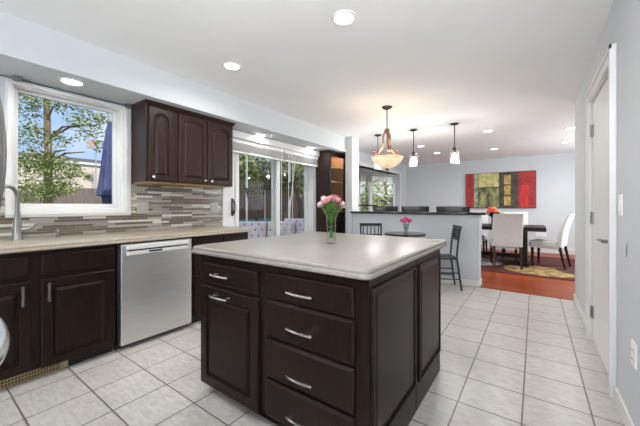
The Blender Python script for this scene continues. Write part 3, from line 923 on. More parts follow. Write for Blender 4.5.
for i, (a, b, z, r) in enumerate(heads):
    c = Vector((VX, VY, VZ)) + RR * a + FF * b + Vector((0, 0, z))
    s0 = Vector((VX, VY, VZ + .04)) + RR * (-a * .15) + FF * (-b * .15)
    st.tube([s0, (s0 + c) / 2 - (RR * a + FF * b) * .25, c], .003, 5)
    hd = MB(); petals(hd, c, r)
    hd.build('blossom', M['pale'] if heads[i][0] < -.045 or i % 6 == 0 else M['pink'], f)
for k in range(90):
    a = random.uniform(0, 2 * PI); z = random.uniform(.06, .27)
    rr_ = .018 if z < .21 else .05
    leaf(lv, (VX + rr_ * math.cos(a) * .6, VY + rr_ * math.sin(a) * .6, VZ + z), (math.cos(a), math.sin(a), random.uniform(.3, 2.2 if z < .2 else 1)), .025 if z < .2 else .05, .006)
st.build('stem_bundle', M['green'], f)
lv.build('leaf_bundle', M['green'], f)

# ------------------------------------------------------------------ bistro table and chairs
TXc, TYc = -1.55, 4.30
t = thing('bistro_table', 'small round black bistro table in front of the grey partition wall', 'table', (TXc, TYc, 0))
MB().lathe([(.0, .735), (.285, .735), (.295, .74), (.295, .755), (.288, .762), (0, .762)], (TXc, TYc, 0), 40).build('tabletop', M['black'], t, smooth=True)
MB().lathe([(.10, .735), (.09, .72), (.028, .70), (.025, .08)], (TXc, TYc, 0), 16).build('column', M['blackm'], t, smooth=True)
for k in range(4):
    a = PI / 4 + k * PI / 2
    MB().tube([(TXc + .02 * math.cos(a), TYc + .02 * math.sin(a), .12), (TXc + .15 * math.cos(a), TYc + .15 * math.sin(a), .05), (TXc + .26 * math.cos(a), TYc + .26 * math.sin(a), .015)], [.018, .016, .013], 8).build('foot', M['blackm'], t, smooth=True)
bz = .762
v = thing('glass_vase', 'small clear glass on the round bistro table holding bright pink flowers', 'vase', (TXc + .01, TYc + .02, bz))
MB().lathe([(0, bz), (.028, bz), (.030, bz + .02), (.034, bz + .05), (.046, bz + .14), (.044, bz + .14), (.032, bz + .05), (.026, bz + .015), (0, bz + .012)], (TXc + .01, TYc + .02, 0), 20).build('vessel', M['vglass'], v, smooth=True)
f = thing('flower_bouquet', 'small bunch of bright magenta flowers on the round bistro table', 'flowers', (TXc + .01, TYc + .02, bz + .02))
st = MB()
for i, (a, b, z) in enumerate([(-.06, 0, .185), (-.02, -.02, .20), (.02, .01, .205), (.06, -.01, .19), (.0, .03, .215), (.035, -.04, .18), (-.04, -.045, .175)]):
    c = Vector((TXc + .01, TYc + .02, bz)) + RR * a + FF * b + Vector((0, 0, z))
    st.tube([(TXc + .01, TYc + .02, bz + .02), c], .003, 5)
    hd = MB(); petals(hd, c, .030, 20); hd.build('blossom', M['magenta'], f)
st.build('stem_bundle', M['green'], f)

def spindle_chair(label, loc, rz):
    """faces +Y locally, back at -Y"""
    t = thing('spindle_chair', label, 'chair', (0, 0, 0), 'black spindle chairs at the bistro table')
    W, D, H = .36, .36, .455
    o = MB().slab(-W / 2, W / 2, -D / 2, D / 2, [(.006, H - .03), (0, H - .024), (0, H - .008), (.01, H)], rad=.04).build('seat', M['blackm'], t, smooth=True)
    for s_ in (-1, 1):
        MB().tube([(s_ * (W / 2 - .02), -D / 2 - .05, 0), (s_ * (W / 2 - .025), -D / 2 + .012, H), (s_ * (W / 2 - .02), -D / 2 - .005, .66), (s_ * (W / 2 - .015), -D / 2 - .04, .885)], .0125, 8).build('rear_leg', M['blackm'], t, smooth=True)
        MB().tube([(s_ * (W / 2 - .01), D / 2 - .005, 0), (s_ * (W / 2 - .03), D / 2 - .03, H - .01)], .0125, 8).build('front_leg', M['blackm'], t, smooth=True)
        MB().tube([(s_ * (W / 2 - .02), -D / 2 - .02, .24), (s_ * (W / 2 - .02), D / 2 - .015, .24)], .008, 6).build('stretcher', M['blackm'], t)
        MB().tube([(s_ * (W / 2 - .02), -D / 2 - .02, .155), (s_ * (W / 2 - .02), D / 2 - .01, .155)], .008, 6).build('stretcher', M['blackm'], t)
    MB().tube([(-W / 2 + .02, D / 2 - .012, .20), (W / 2 - .02, D / 2 - .012, .20)], .008, 6).build('stretcher', M['blackm'], t)
    mb = MB(); mb.bar((-W / 2 + .01, -D / 2 - .033, .862), (W / 2 - .01, -D / 2 - .033, .862), .02, .045)
    mb.build('top_rail', M['blackm'], t)
    MB().bar((-W / 2 + .02, -D / 2 - .008, .70), (W / 2 - .02, -D / 2 - .008, .70), .018, .025).build('lower_rail', M['blackm'], t)
    for k in range(5):
        x = -W / 2 + .06 + k * (W - .12) / 4
        MB().tube([(x, -D / 2 - .009, .70), (x, -D / 2 - .022, .78), (x, -D / 2 - .033, .85)], [.009, .0075, .009], 8).build('spindle', M['blackm'], t)
    t.location = loc; t.rotation_euler = (0, 0, rz)
    return t
# right chair: back at about (-.93, 4.63); faces (-.9,-.45)
ch = spindle_chair('black metal chair with its back to the hallway, right of the bistro table', (-1.09, 4.50, 0), 0)
ch.rotation_euler.z = math.atan2(.9, -.45) if False else math.atan2(-(-.9), -.45)
c2_ = copy_tree(ch); c2_['label'] = 'black metal spindle-back chair left of the bistro table, only its back above the island'
c2_.location = (-2.02, 4.22, 0); c2_.rotation_euler = (0, 0, math.radians(215))

# ------------------------------------------------------------------ bar stools behind the partition
def bar_stool(label, x, y, wd, rz):
    t = thing('bar_stool', label, 'bar stool', (0, 0, 0), 'black leather bar stools behind the partition')
    MB().slab(-.21, .21, -.20, .20, [(.02, .68), (0, .70), (0, .74), (.03, .765)], rad=.06).build('seat', M['leather'], t, smooth=True)
    mb = MB()
    # curved padded back
    ns, prev = 14, None
    for k in range(ns + 1):
        a = math.radians(-52 + 104 * k / ns)
        xo, yo = math.sin(a) * wd / 2 / math.sin(math.radians(52)), .10 - math.cos(a) * .30
        d_ = Vector((math.sin(a), -math.cos(a), 0))
        sec = []
        for (dz, dn) in ((.83, 0), (.83, .03), (1.04, .05), (1.135, .06), (1.155, .045), (1.15, .015), (1.135, .0), (1.04, -.01)):
            sec.append(mb.bm.verts.new(Vector((xo, yo, dz)) + d_ * dn))
        if prev:
            for j in range(8): mb.bm.faces.new((prev[j], prev[(j + 1) % 8], sec[(j + 1) % 8], sec[j]))
        else: mb.bm.faces.new(sec)
        prev = sec
    mb.bm.faces.new(prev[::-1])
    mb.build('backrest', M['leather'], t, smooth=True)
    for s_ in (-1, 1):
        MB().tube([(s_ * .17, -.19, 0), (s_ * .155, -.165, .69)], .016, 8).build('leg', M['blackm'], t)
        MB().tube([(s_ * .17, .19, 0), (s_ * .155, .165, .69)], .016, 8).build('leg', M['blackm'], t)
        MB().tube([(s_ * .15, -.16, .70), (s_ * .14, -.16, .85)], .012, 8).build('back_post', M['blackm'], t)
    MB().tube([(-.165, .182, .25), (.165, .182, .25)], .010, 8).build('footrest', M['blackm'], t)
    t.location = (x, y, 0); t.rotation_euler = (0, 0, rz)
    return t
bar_stool('black leather bar stool behind the partition, nearest the bay window', -2.42, 5.50, .43, PI)
bar_stool('black leather bar stool behind the partition, middle of the three', -1.83, 5.50, .43, PI)
bar_stool('black leather bar stool behind the partition, nearest the dining table', -1.17, 5.50, .46, PI)

# ------------------------------------------------------------------ dining room
def rug():
    t = thing('area_rug', 'abstract gold, red and grey rug under the dining table', 'rug', (-.6, 7.3, 0))
    X0, X1, Y0, Y1 = -2.3, .85, 6.05, 8.5
    MB().slab(X0, X1, Y0, Y1, [(0, .001), (0, .008), (.004, .010)], rad=.01).build('rug_ground', noisy(mat('rug_dark_red', (.16, .015, .01), .95), (1, 1, 1), (.055, .008, .006), (.10, .015, .01), base=14), t)
    def disc(nm, cx, cy, rx, ry, z, m, a0=0, a1=2 * PI):
        mb = MB(); vs = []
        n = 40
        for k in range(n):
            a = a0 + (a1 - a0) * k / n
            x = min(max(cx + rx * math.cos(a), X0 + .01), X1 - .01); y = min(max(cy + ry * math.sin(a), Y0 + .01), Y1 - .01)
            vs.append((x, y))
        lo_ = [mb.bm.verts.new((x, y, .009)) for x, y in vs]; hi = [mb.bm.verts.new((x, y, z)) for x, y in vs]
        mb.bm.faces.new(hi)
        for k in range(n): mb.bm.faces.new((lo_[k], lo_[(k + 1) % n], hi[(k + 1) % n], hi[k]))
        mb.build(nm, m, t)
    gold = noisy(mat('rug_gold', (.5, .34, .12), .95), (1, 1, 1), (.16, .085, .03), (.44, .30, .12), p0=.38, p1=.60, base=7)
    grey = noisy(mat('rug_grey', (.5, .48, .45), .95), (1, 1, 1), (.42, .40, .37), (.56, .54, .5), base=5)
    brown = noisy(mat('rug_brown', (.08, .03, .02), .95), (1, 1, 1), (.06, .02, .015), (.10, .04, .03), base=5)
    disc('rug_pattern', .12, 6.62, .60, .46, .0112, gold)
    disc('rug_pattern', -1.15, 7.0, .62, .5, .0118, grey)
    disc('rug_pattern', .72, 6.95, .42, .42, .0124, brown)
    disc('rug_pattern', -1.9, 7.9, .5, .5, .0118, gold)
rug()

tb = thing('dining_table', 'long black-brown dining table on the patterned rug', 'table', (-.72, 7.2, .012))
MB().box(-1.65, .17, 6.75, 7.7, .69, .765, bev=.004).build('tabletop', M['tabwood'], tb)
for cx in (-1.45, -.16):
    MB().box(cx - .045, cx + .045, 7.0, 7.45, .07, .69, bev=.004).build('leg', M['tabwood'], tb)
    MB().box(cx - .07, cx + .07, 6.85, 7.6, .013, .075, bev=.004).build('foot', M['tabwood'], tb)
MB().box(-1.41, -.20, 7.2, 7.26, .12, .20, bev=.003).build('stretcher', M['tabwood'], tb)

def parsons(label, loc, rz):
    """upholstered dining chair facing +Y"""
    t = thing('dining_chair', label, 'chair', (0, 0, 0), 'white upholstered dining chairs')
    W, D = .48, .50
    # back: lofted curved slab
    mb = MB(); prev = None
    secs = [(.40, -.235, .075, W), (.50, -.24, .075, W), (.70, -.265, .065, W), (.88, -.315, .055, W * .99), (.985, -.355, .045, W * .98), (1.008, -.368, .025, W * .965)]
    for z, y, th, w_ in secs:
        hw = w_ / 2; b = .012
        pts = [(-hw + b, y), (hw - b, y), (hw, y + b), (hw, y + th - b), (hw - b, y + th), (-hw + b, y + th), (-hw, y + th - b), (-hw, y + b)]
        r = [mb.bm.verts.new((px, py, z + (0 if py < y + th / 2 else .0))) for px, py in pts]
        if prev:
            for k in range(8): mb.bm.faces.new((prev[k], prev[(k + 1) % 8], r[(k + 1) % 8], r[k]))
        else: mb.bm.faces.new(r[::-1])
        prev = r
    mb.bm.faces.new(prev)
    mb.build('backrest', M['fabric'], t, smooth=True)
    MB().slab(-W / 2, W / 2, -.17, D / 2 + .02, [(.004, .36), (0, .365), (0, .45), (.01, .475), (.04, .49)], rad=.035).build('seat', M['fabric'], t, smooth=True)
    MB().box(-W / 2 + .005, W / 2 - .005, -.20, -.16, .36, .44).build('seat_rail', M['fabric'], t)
    for s_ in (-1, 1):
        mb = MB(); x = s_ * (W / 2 - .03)
        mb.quadhex([(x - .014, D / 2 - .05, 0), (x + .014, D / 2 - .05, 0), (x + .014, D / 2 - .022, 0), (x - .014, D / 2 - .022, 0),
                    (x - .022, D / 2 - .06, .365), (x + .022, D / 2 - .06, .365), (x + .022, D / 2 - .015, .365), (x - .022, D / 2 - .015, .365)])
        mb.build('leg', M['legwood'], t)
        mb = MB()
        mb.quadhex([(x - .014, -.30, 0), (x + .014, -.30, 0), (x + .014, -.27, 0), (x - .014, -.27, 0),
                    (x - .022, -.225, .40), (x + .022, -.225, .40), (x + .022, -.18, .40), (x - .022, -.18, .40)])
        mb.build('leg', M['legwood'], t)
    t.location = loc; t.rotation_euler = (0, 0, rz)
    return t
Z0 = .0125
pc = parsons('white upholstered dining chair with its back to the room, front and centre of the table', (-.46, 6.72, Z0), math.radians(12))
for lab, x, y, r in (('white upholstered dining chair seen side-on at the right end of the table', .22, 7.22, 76),
                     ('white upholstered dining chair across the table, partly hidden behind the front chair', -.36, 7.90, 180),
                     ('white upholstered dining chair half hidden behind the end of the partition wall', -1.10, 6.72, 8),
                     ('white upholstered dining chair across the table, behind the red centrepiece', -1.15, 7.90, 180)):
    c = copy_tree(pc); c['label'] = lab; c.location = (x, y, Z0); c.rotation_euler = (0, 0, math.radians(r))

# centrepiece
cz = .765; cx_, cy_ = -.72, 7.15
t = thing('footed_bowl', 'tall footed bowl of red and orange fruit on the dining table', 'bowl', (cx_, cy_, cz))
MB().lathe([(0, cz), (.06, cz), (.06, cz + .01), (.015, cz + .03), (.013, cz + .16), (.06, cz + .19), (.13, cz + .235), (.15, cz + .26), (.14, cz + .262), (.05, cz + .21), (0, cz + .205)], (cx_, cy_, 0), 24).build('bowl', M['darkmetal'], t, smooth=True)
k = 0
for (a, b, z, m) in ((-.085, -.035, .285, 'red'), (.0, -.07, .285, 'red'), (.085, -.035, .285, 'orange'), (-.045, .06, .285, 'orange'), (.045, .06, .285, 'red'), (.0, -.005, .27, 'red'), (-.045, .0, .345, 'red'), (.045, .0, .345, 'orange')):
    p = Vector((cx_, cy_, cz)) + RR * a + FF * b + Vector((0, 0, z))
    mb = MB(); mb.ball(p, .038, 12, (1, 1, .92)); mb.tube([p + Vector((0, 0, .03)), p + Vector((.003, 0, .045))], .002, 5)
    o = mb.build('apple', M[m], smooth=True, off=p - Vector((0, 0, .035)))
    k += 1
    tag(o, ('red' if m == 'red' else 'orange') + ' round fruit heaped in the footed bowl on the dining table', 'fruit', ('red' if m == 'red' else 'orange') + ' fruit in the footed bowl')

# painting
pt = thing('wall_painting', 'wide abstract painting in red, gold and black on the grey dining wall', 'painting', (-.78, 9.27, 1.10))
px0, px1, pz0, pz1 = -1.585, .03, 1.10, 2.055
MB().box(px0, px1, 9.262, 9.30, pz0, pz1, bev=.003).build('canvas', mat('canvas_edge', (.06, .05, .04), .7), pt)
def patch(a, b, c, d_, c1, c2, lay=0, scale=(3, 1, 3)):
    W_, H_ = px1 - px0, pz1 - pz0
    m = noisy(mat('paint', c1, .6), scale, c1, c2, p0=.35, p1=.62, base=3.5)
    y = 9.262 - .0015 * (lay + 1)
    MB().box(px0 + a * W_, px0 + b * W_, y, 9.2625, pz0 + c * H_, pz0 + d_ * H_).build('painted_field', m, pt)
red1, red2 = (.26, .012, .016), (.42, .03, .03)
patch(.0, .125, .02, .99, red1, red2)
patch(.13, .19, .02, .99, (.10, .20, .15), (.42, .42, .26))
patch(.20, .50, .60, .99, (.34, .32, .10), (.62, .55, .26))
patch(.20, .50, .02, .57, (.035, .055, .04), (.36, .34, .12), scale=(2, 1, 1))
patch(.505, .76, .02, .99, (.025, .022, .02), (.07, .06, .05))
for q in (.08, .37, .66):
    patch(.575, .665, q, q + .25, (.30, .19, .04), (.60, .45, .12), 1)
patch(.765, 1.0, .02, .99, (.24, .012, .014), (.40, .03, .03))
patch(.80, .90, .02, .62, (.42, .012, .012), (.60, .03, .02), 1, (6, 1, 1))

# ------------------------------------------------------------------ hanging lights
def point(parent, loc, e, c=(1, .86, .65), r=.03):
    ld = bpy.data.lights.new('lamp', 'POINT'); ld.energy = e; ld.color = c; ld.shadow_soft_size = r
    lo = bpy.data.objects.new('lamp', ld); col.objects.link(lo); lo.parent = parent
    lo.location = Vector(loc) - Vector(parent['_w'])
def pendant(x, y, label):
    t = thing('pendant_light', label, 'pendant light', (x, y, 2.44), 'glass cylinder pendants above the bar')
    MB().lathe([(.06, 2.44), (.06, 2.43), (.045, 2.42), (.008, 2.415)], (x, y, 0), 20).build('canopy', M['darkmetal'], t, smooth=True)
    MB().tube([(x, y, 2.42), (x, y, 2.06)], .007, 8).build('rod', M['darkmetal'], t)
    MB().lathe([(.010, 2.07), (.026, 2.06), (.03, 2.02), (.022, 2.0), (.018, 1.985)], (x, y, 0), 16).build('socket', M['darkmetal'], t, smooth=True)
    MB().lathe([(.03, 2.045), (.060, 2.04), (.062, 2.03), (.062, 1.82), (.059, 1.82), (.059, 2.03), (.03, 2.04)], (x, y, 0), 24).build('glass_shade', M['seeded'], t, smooth=True)
    MB().lathe([(.012, 1.985), (.018, 1.96), (.032, 1.93), (.032, 1.905), (.018, 1.885), (0, 1.88)], (x, y, 0), 16).build('bulb', M['bulb'], t, smooth=True)
    point(t, (x, y, 1.85), 13.0, (1, .975, .95))
pendant(-2.298, 5.0, 'glass pendant partly hidden behind the chandelier')
pendant(-1.654, 5.0, 'glass pendant lamp just right of the chandelier, middle of the bar')
pendant(-1.013, 5.0, 'glass pendant lamp above the right part of the bar top')

hx, hy = -1.554, 3.66
t = thing('chandelier', 'bronze bowl chandelier with amber glass above the bistro table side of the room', 'chandelier', (hx, hy, 2.44))
MB().lathe([(.065, 2.44), (.065, 2.432), (.05, 2.42), (.02, 2.405), (.008, 2.40)], (hx, hy, 0), 24).build('canopy', M['darkmetal'], t, smooth=True)
mb = MB()
for k in range(9):
    z = 2.395 - k * .026; a = k % 2 * PI / 2
    pts = [(hx + .009 * math.cos(q) * math.cos(a), hy + .009 * math.cos(q) * math.sin(a), z + .018 * math.sin(q)) for q in [2 * PI * j / 10 for j in range(11)]]
    mb.tube(pts, .0028, 5, caps=False)
mb.build('chain', M['darkmetal'], t)
MB().lathe([(.0, 2.165), (.022, 2.16), (.034, 2.14), (.034, 2.12), (.018, 2.10), (.007, 2.08), (.006, 1.80), (.010, 1.74)], (hx, hy, 0), 16).build('stem', M['bronze'], t, smooth=True)
for k in range(3):
    a = math.radians(35.6 + 90 + 120 * k + 60)
    ca, sa = math.cos(a), math.sin(a)
    prof = [(.025, 2.135), (.05, 2.06), (.052, 1.98), (.07, 1.91), (.12, 1.855), (.165, 1.845), (.185, 1.87), (.172, 1.90), (.15, 1.888)]
    MB().tube([(hx + r * ca, hy + r * sa, z) for r, z in prof], [.012, .015, .014, .015, .016, .015, .013, .011, .007], 8, flat=.8).build('arm', M['bronze'], t, smooth=True)
MB().lathe([(.015, 1.645), (.06, 1.652), (.11, 1.675), (.15, 1.705), (.18, 1.74), (.196, 1.772), (.208, 1.787), (.202, 1.791), (.188, 1.772), (.172, 1.742), (.143, 1.71), (.10, 1.682), (.055, 1.66), (.015, 1.655)], (hx, hy, 0), 96, ripple=.008, rn=16).build('glass_bowl', M['alabaster'], t, smooth=True)
MB().lathe([(.0, 1.575), (.008, 1.58), (.012, 1.60), (.006, 1.615), (.02, 1.63), (.028, 1.642)], (hx, hy, 0), 14).build('finial', M['darkmetal'], t, smooth=True)
for k in range(3):
    a = k * 2 * PI / 3
    MB().ball((hx + .08 * math.cos(a), hy + .08 * math.sin(a), 1.77), .025, 10).build('bulb', M['bulb'], t, smooth=True)
point(t, (hx, hy, 1.83), 5.5, (1, .90, .78), .06)

# ------------------------------------------------------------------ outdoors
struct('lawn', box(-45, -3.46, -20, 40, -.25, -.20), M['grass'])
struct('deck', box(-6.6, -3.47, 1.5, 8.8, -.19, -.05), M['deck'])
def foliage(mb, c, r, n, s_, sc=(1, 1, 1)):
    c = Vector(c)
    for k in range(n):
        d_ = Vector((random.gauss(0, 1), random.gauss(0, 1), random.gauss(0, 1))).normalized()
        q = r * random.random() ** .4
        p = c + Vector((d_.x * q * sc[0], d_.y * q * sc[1], d_.z * q * sc[2]))
        u = Vector((random.gauss(0, 1), random.gauss(0, 1), random.gauss(0, .6))).normalized()
        v = u.orthogonal().normalized()
        a = s_ * random.uniform(.6, 1.3)
        mb.bm.faces.new([mb.bm.verts.new(x) for x in (p - u * a, p - v * a * .45, p + u * a, p + v * a * .45)])
def tree(label, x, y, trunk_r, trunk_h, blobs, leafs, leafm, branches=(), group='trees behind the house'):
    t = thing('tree', label, 'tree', (x, y, -.2), group)
    mb = MB(); mb.tube([(x, y, -.2), (x + .04, y + .03, trunk_h * .4), (x - .03, y, trunk_h)], [trunk_r * 1.2, trunk_r, trunk_r * .55], 10)
    mb.build('trunk', M['bark'], t, smooth=True)
    for bpts in branches:
        MB().tube(bpts, [.03, .02, .01][:len(bpts)], 6).build('branch', M['bark'], t)
    mb = MB()
    for bx, by, bz_, r, n, sc in blobs: foliage(mb, (bx, by, bz_), r, n, leafs, sc)
    mb.build('crown', leafm, t)
    return t
# foreground tree seen through the kitchen window
def ray(u, v, d):
    xr = (u - 320) / 300
    return Vector((d * (-.582 + .813 * xr), d * (.813 + .582 * xr), 1.16 - d * (v - 206) / 300))
p = ray(46, 150, 6.5)
bl = []
for (u, v, r, n) in ((22, 105, .45, 500), (24, 135, .45, 450), (28, 165, .42, 560), (44, 160, .40, 560), (58, 168, .38, 500), (30, 192, .40, 500), (48, 188, .38, 500), (64, 186, .30, 300), (60, 140, .26, 170), (78, 122, .26, 150), (60, 105, .28, 170), (92, 120, .26, 140), (84, 136, .18, 70), (35, 95, .3, 200), (74, 172, .22, 150), (99, 146, .2, 110), (96, 132, .18, 60), (78, 108, .24, 90), (104, 118, .2, 90), (36, 128, .2, 90), (86, 176, .12, 40)):
    q = ray(u, v, 6.2); bl.append((q.x, q.y, q.z, r, n, (1, 1, .7)))
br = []
for (u, v) in ((80, 125), (95, 125), (66, 150), (26, 150), (60, 105), (85, 152)):
    q = ray(u, v, 6.2); br.append([(p.x, p.y, q.z - .25), tuple((Vector((p.x, p.y, q.z)) + q) / 2), tuple(q)])
tree('leafy green tree close outside the kitchen window', p.x, p.y, .075, 4.6, bl, .034, M['foliage'], br)
# trees beyond the neighbour's fence
for i, (u, d_, hgt, r, lab) in enumerate(((20, 30, 6.0, 2.4, 'far tree seen at the left edge of the kitchen window'), (108, 27, 5.0, 1.7, 'far tree behind the umbrella outside the kitchen window'),
                               (240, 17.5, 4.6, 1.25, 'tree over the fence seen at the left of the sliding door'), (263, 22.5, 5.2, 1.6, 'tree over the fence seen through the middle of the left door pane'),
                               (287, 20.0, 5.2, 1.3, 'tree over the fence seen through the right door pane'), (309, 23.5, 5.8, 1.5, 'tree over the fence at the right edge of the sliding door'))):
    q = ray(u, 206, d_)
    tree(lab, q.x, q.y, .2, hgt * .7, [(q.x, q.y, hgt * .56, r, 1500, (1, 1, 1.3)), (q.x, q.y, hgt * .8, r * .7, 500, (1, 1, 1.1))], .13, M['foliage2'] if i % 2 else M['foliage'])
for i, (dx, dy, m) in enumerate(((-6.2, 12.4, 'foliage'), (-6.6, 15.4, 'foliage2'), (-9.0, 17.8, 'foliage'), (-9.6, 14.2, 'foliage2'))):
    tree(['leafy tree outside the bay window, nearest the house', 'dark tree outside the middle of the bay window', 'green tree outside the right part of the bay window', 'far tree outside the bay window'][i],
         dx, dy, .12, 2.5, [(dx, dy, 1.7, 1.05, 420, (1, 1, 1.3))], .09, M[m])
# neighbour's house and fence
nb = thing('neighbour_house', 'pale low house beyond the fence seen through the kitchen window', 'house', (-19, 4, -.2))
MB().box(-24, -17, -6, 9.5, -.2, 3.2).build('wall', M['render'], nb)
MB().box(-24.4, -16.9, -6.4, 9.9, 3.2, 3.34).build('roof', M['roof'], nb)
MB().box(-16.99, -16.90, -6.4, 9.9, 3.08, 3.19).build('gutter', M['white'], nb)
nb2 = thing('neighbour_house', 'pale house beyond the trees outside the bay window', 'house', (-23, 27, -.2))
MB().box(-26, -20, 22, 32, -.2, 3.6).build('wall', M['render'], nb2)
MB().box(-26.3, -19.7, 21.7, 32.3, 3.6, 3.9).build('roof', M['roof'], nb2)
fn = thing('wooden_fence', 'weathered wooden fence along the back of the yard', 'fence', (-11.5, 8, -.2))
MB().box(-11.55, -11.45, -12, 30, -.2, 1.72).build('board_panel', M['fencewood'], fn)
for k in range(16):
    MB().box(-11.45, -11.33, -11 + k * 2.6, -10.88 + k * 2.6, -.2, 1.8).build('post', M['fencewood'], fn)
fn2 = thing('wooden_fence', 'wooden fence across the far side of the yard beyond the bay window', 'fence', (-7.5, 20, -.2))
MB().box(-11.4, -3.0, 20, 20.1, -.2, 1.8).build('board_panel', M['fencewood'], fn2)
for k in range(4): MB().box(-11 + k * 2.4, -10.88 + k * 2.4, 19.9, 20.0, -.2, 1.85).build('post', M['fencewood'], fn2)
# folded umbrella
q = ray(111, 206, 4.6)
ux, uy = q.x, q.y
t = thing('patio_umbrella', 'closed dark blue patio umbrella outside the kitchen window', 'umbrella', (ux, uy, -.2))
MB().tube([(ux, uy, -.2), (ux, uy, 2.5)], .02, 8).build('pole', M['galv'], t)
MB().lathe([(.03, 2.45), (.05, 2.35), (.08, 2.1), (.11, 1.75), (.135, 1.5), (.155, 1.32), (.10, 1.30), (.085, 1.12), (.075, 1.0), (.02, 1.0)], (ux, uy, 0), 56, ripple=.2, rn=7).build('cloth', M['purple'], t, smooth=True)
MB().lathe([(.22, -.2), (.22, -.15), (.05, -.12), (.03, .05)], (ux, uy, 0), 20).build('base', M['darkmetal'], t)
# flag on pole
q = ray(96, 137, 13.0)
t = thing('flag', 'small striped red and white flag on a pole above the fence', 'flag', (q.x, q.y, -.2))
MB().tube([(q.x, q.y, -.2), (q.x, q.y, q.z + .15)], .025, 6).build('pole', M['galv'], t)
for k in range(7):
    mb = MB(); z = q.z - .1 - k * .045
    pts = [Vector((q.x, q.y, z)) - RR * 0 + RR * (j * -.075) + Vector((0, 0, -.028 * j + .008 * math.sin(j * 2))) for j in range(6)]
    for a, b in zip(pts, pts[1:]):
        mb.quadhex([a, b, b + FF * .01, a + FF * .01, a + Vector((0, 0, .045)), b + Vector((0, 0, .045)), b + Vector((0, 0, .045)) + FF * .01, a + Vector((0, 0, .045)) + FF * .01])
    mb.build('stripe', M['flagred'] if k % 2 == 0 else M['flagwhite'], t)
# swing frame
t = thing('swing_frame', 'dark timber A-frame swing set in the yard outside the sliding door', 'swing set', (-6.9, 6.75, -.2))
A, B = ray(246, 190, 9.6), ray(293, 184, 9.0)
MB().bar(A - (B - A) * .05, B + (B - A) * .05, .12, .12).build('beam', M['swing'], t)
for P in (A, B):
    for s_ in (-.75, .75):
        MB().bar(P + Vector((0, 0, .05)), Vector((P.x - s_ * .15, P.y, -.2)) + RR * s_, .10, .10).build('leg', M['swing'], t)
    MB().bar(Vector((P.x, P.y, .6)) - RR * .42, Vector((P.x, P.y, .6)) + RR * .42, .07, .07).build('brace', M['swing'], t)
C1, C2 = A + (B - A) * .42, A + (B - A) * .62
for P in (C1, C2):
    MB().tube([P, Vector((P.x, P.y, .35))], .012, 6).build('rope', M['galv'], t)
MB().bar(Vector((C1.x, C1.y, .33)), Vector((C2.x, C2.y, .33)), .2, .03).build('swing_seat', M['swing'], t)
# trampoline
q = ray(272, 206, 10.9); tx, ty = q.x - 1.0, q.y + 1.3
t = thing('trampoline', 'round netted trampoline behind the swing set', 'trampoline', (tx, ty, -.2))
pad = MB().lathe([(1.75, .50), (2.0, .50), (2.02, .53), (2.0, .56), (1.75, .56)], (tx, ty, 0), 40).build('pad', M['teal'], t)
MB().lathe([(1.75, .52), (0, .5)], (tx, ty, 0), 40).build('mat', M['blackpl'], t)
for k in range(8):
    a = k * PI / 4 + .2
    x, y = tx + 2.0 * math.cos(a), ty + 2.0 * math.sin(a)
    MB().tube([(x, y, -.2), (x, y, 2.9)], .035, 8).build('net_pole', M['galv'], t)
MB().lathe([(1.95, .56), (1.95, 2.75), (1.94, 2.75), (1.94, .56)], (tx, ty, 0), 40).build('safety_net', M['net'], t)
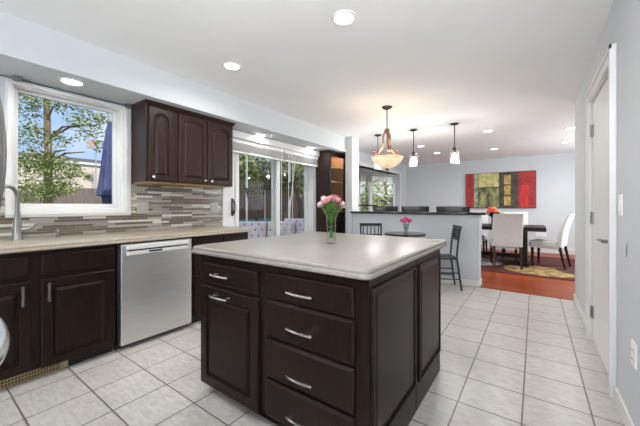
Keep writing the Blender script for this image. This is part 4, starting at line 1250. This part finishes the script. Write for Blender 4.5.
# outdoor sofas with tufted cushions
def sofa(label, c, yaw, L):
    t = thing('outdoor_sofa', label, 'sofa', (0, 0, 0), 'outdoor sofas with tufted cushions')
    MB().box(-L / 2, L / 2, -.35, .35, .05, .36, bev=.01).build('frame', M['rattan'], t)
    n = max(1, round(L / .7))
    for k in range(n):
        x0 = -L / 2 + k * L / n + .01; x1 = x0 + L / n - .02
        MB().box(x0, x1, -.33, .33, .36, .50, bev=.04).build('seat_cushion', M['cushion'], t, smooth=True)
        # tufted back cushion
        mb = MB(); nx, nz = 25, 19; g = []
        tuft = [((i + (.5 if j % 2 else 0)) / 4 + .12, (j + .5) / 4) for j in range(4) for i in range(4)]
        for j in range(nz):
            row = []
            for i in range(nx):
                a, b = i / (nx - 1), j / (nz - 1)
                edge = min(1, min(a, 1 - a, b, 1 - b) * 8)
                h_ = .09 * edge ** .5
                for ta, tb_ in tuft:
                    h_ -= .045 * math.exp(-((a - ta) ** 2 + (b - tb_) ** 2) / .0025)
                row.append(mb.bm.verts.new((x0 + a * (x1 - x0), .20 - h_ + b * .08, .46 + b * .46)))
            g.append(row)
        for j in range(nz - 1):
            for i in range(nx - 1): mb.bm.faces.new((g[j][i], g[j][i + 1], g[j + 1][i + 1], g[j + 1][i]))
        bm_ = g
        back = [[mb.bm.verts.new((x0 + a * (x1 - x0), .26 + b * .08, .46 + b * .46)) for a in (0, 1)] for b in (0, 1)]
        mb.bm.faces.new((back[0][0], back[1][0], back[1][1], back[0][1]))
        mb.bm.faces.new([back[0][0], back[0][1]] + g[0][::-1]); mb.bm.faces.new([back[1][1], back[1][0]] + g[-1])
        mb.bm.faces.new([back[1][0], back[0][0]] + [r_[0] for r_ in g]); mb.bm.faces.new([back[0][1], back[1][1]] + [r_[-1] for r_ in g[::-1]])
        cu = mb.build('back_cushion', M['cushion'], t, smooth=True)
        bt = MB()
        for ta, tb_ in tuft:
            if .05 < ta < .95: bt.ball((x0 + ta * (x1 - x0), .20 - .055 + tb_ * .08, .46 + tb_ * .46), .022, 6)
        bt.build('tufting', M['button'], cu)
    MB().box(-L / 2, L / 2, .34, .40, .05, .85, bev=.01).build('back_frame', M['rattan'], t)
    t.location = c; t.rotation_euler = (0, 0, yaw)
    return t
s1 = ray(256, 206, 5.9)
sofa('white and lilac tufted outdoor sofa outside the left door pane', (s1.x + .1, s1.y + .15, -.08), math.radians(38), 1.2)
s2 = ray(290, 206, 6.6)
s2 = Vector((s1.x - .3, s1.y + 1.55, 0))
sofa('lilac tufted outdoor chair outside the right door pane', (s2.x, s2.y, -.08), math.radians(30), .7)

for o in bpy.data.objects:
    if '_w' in o: del o['_w']
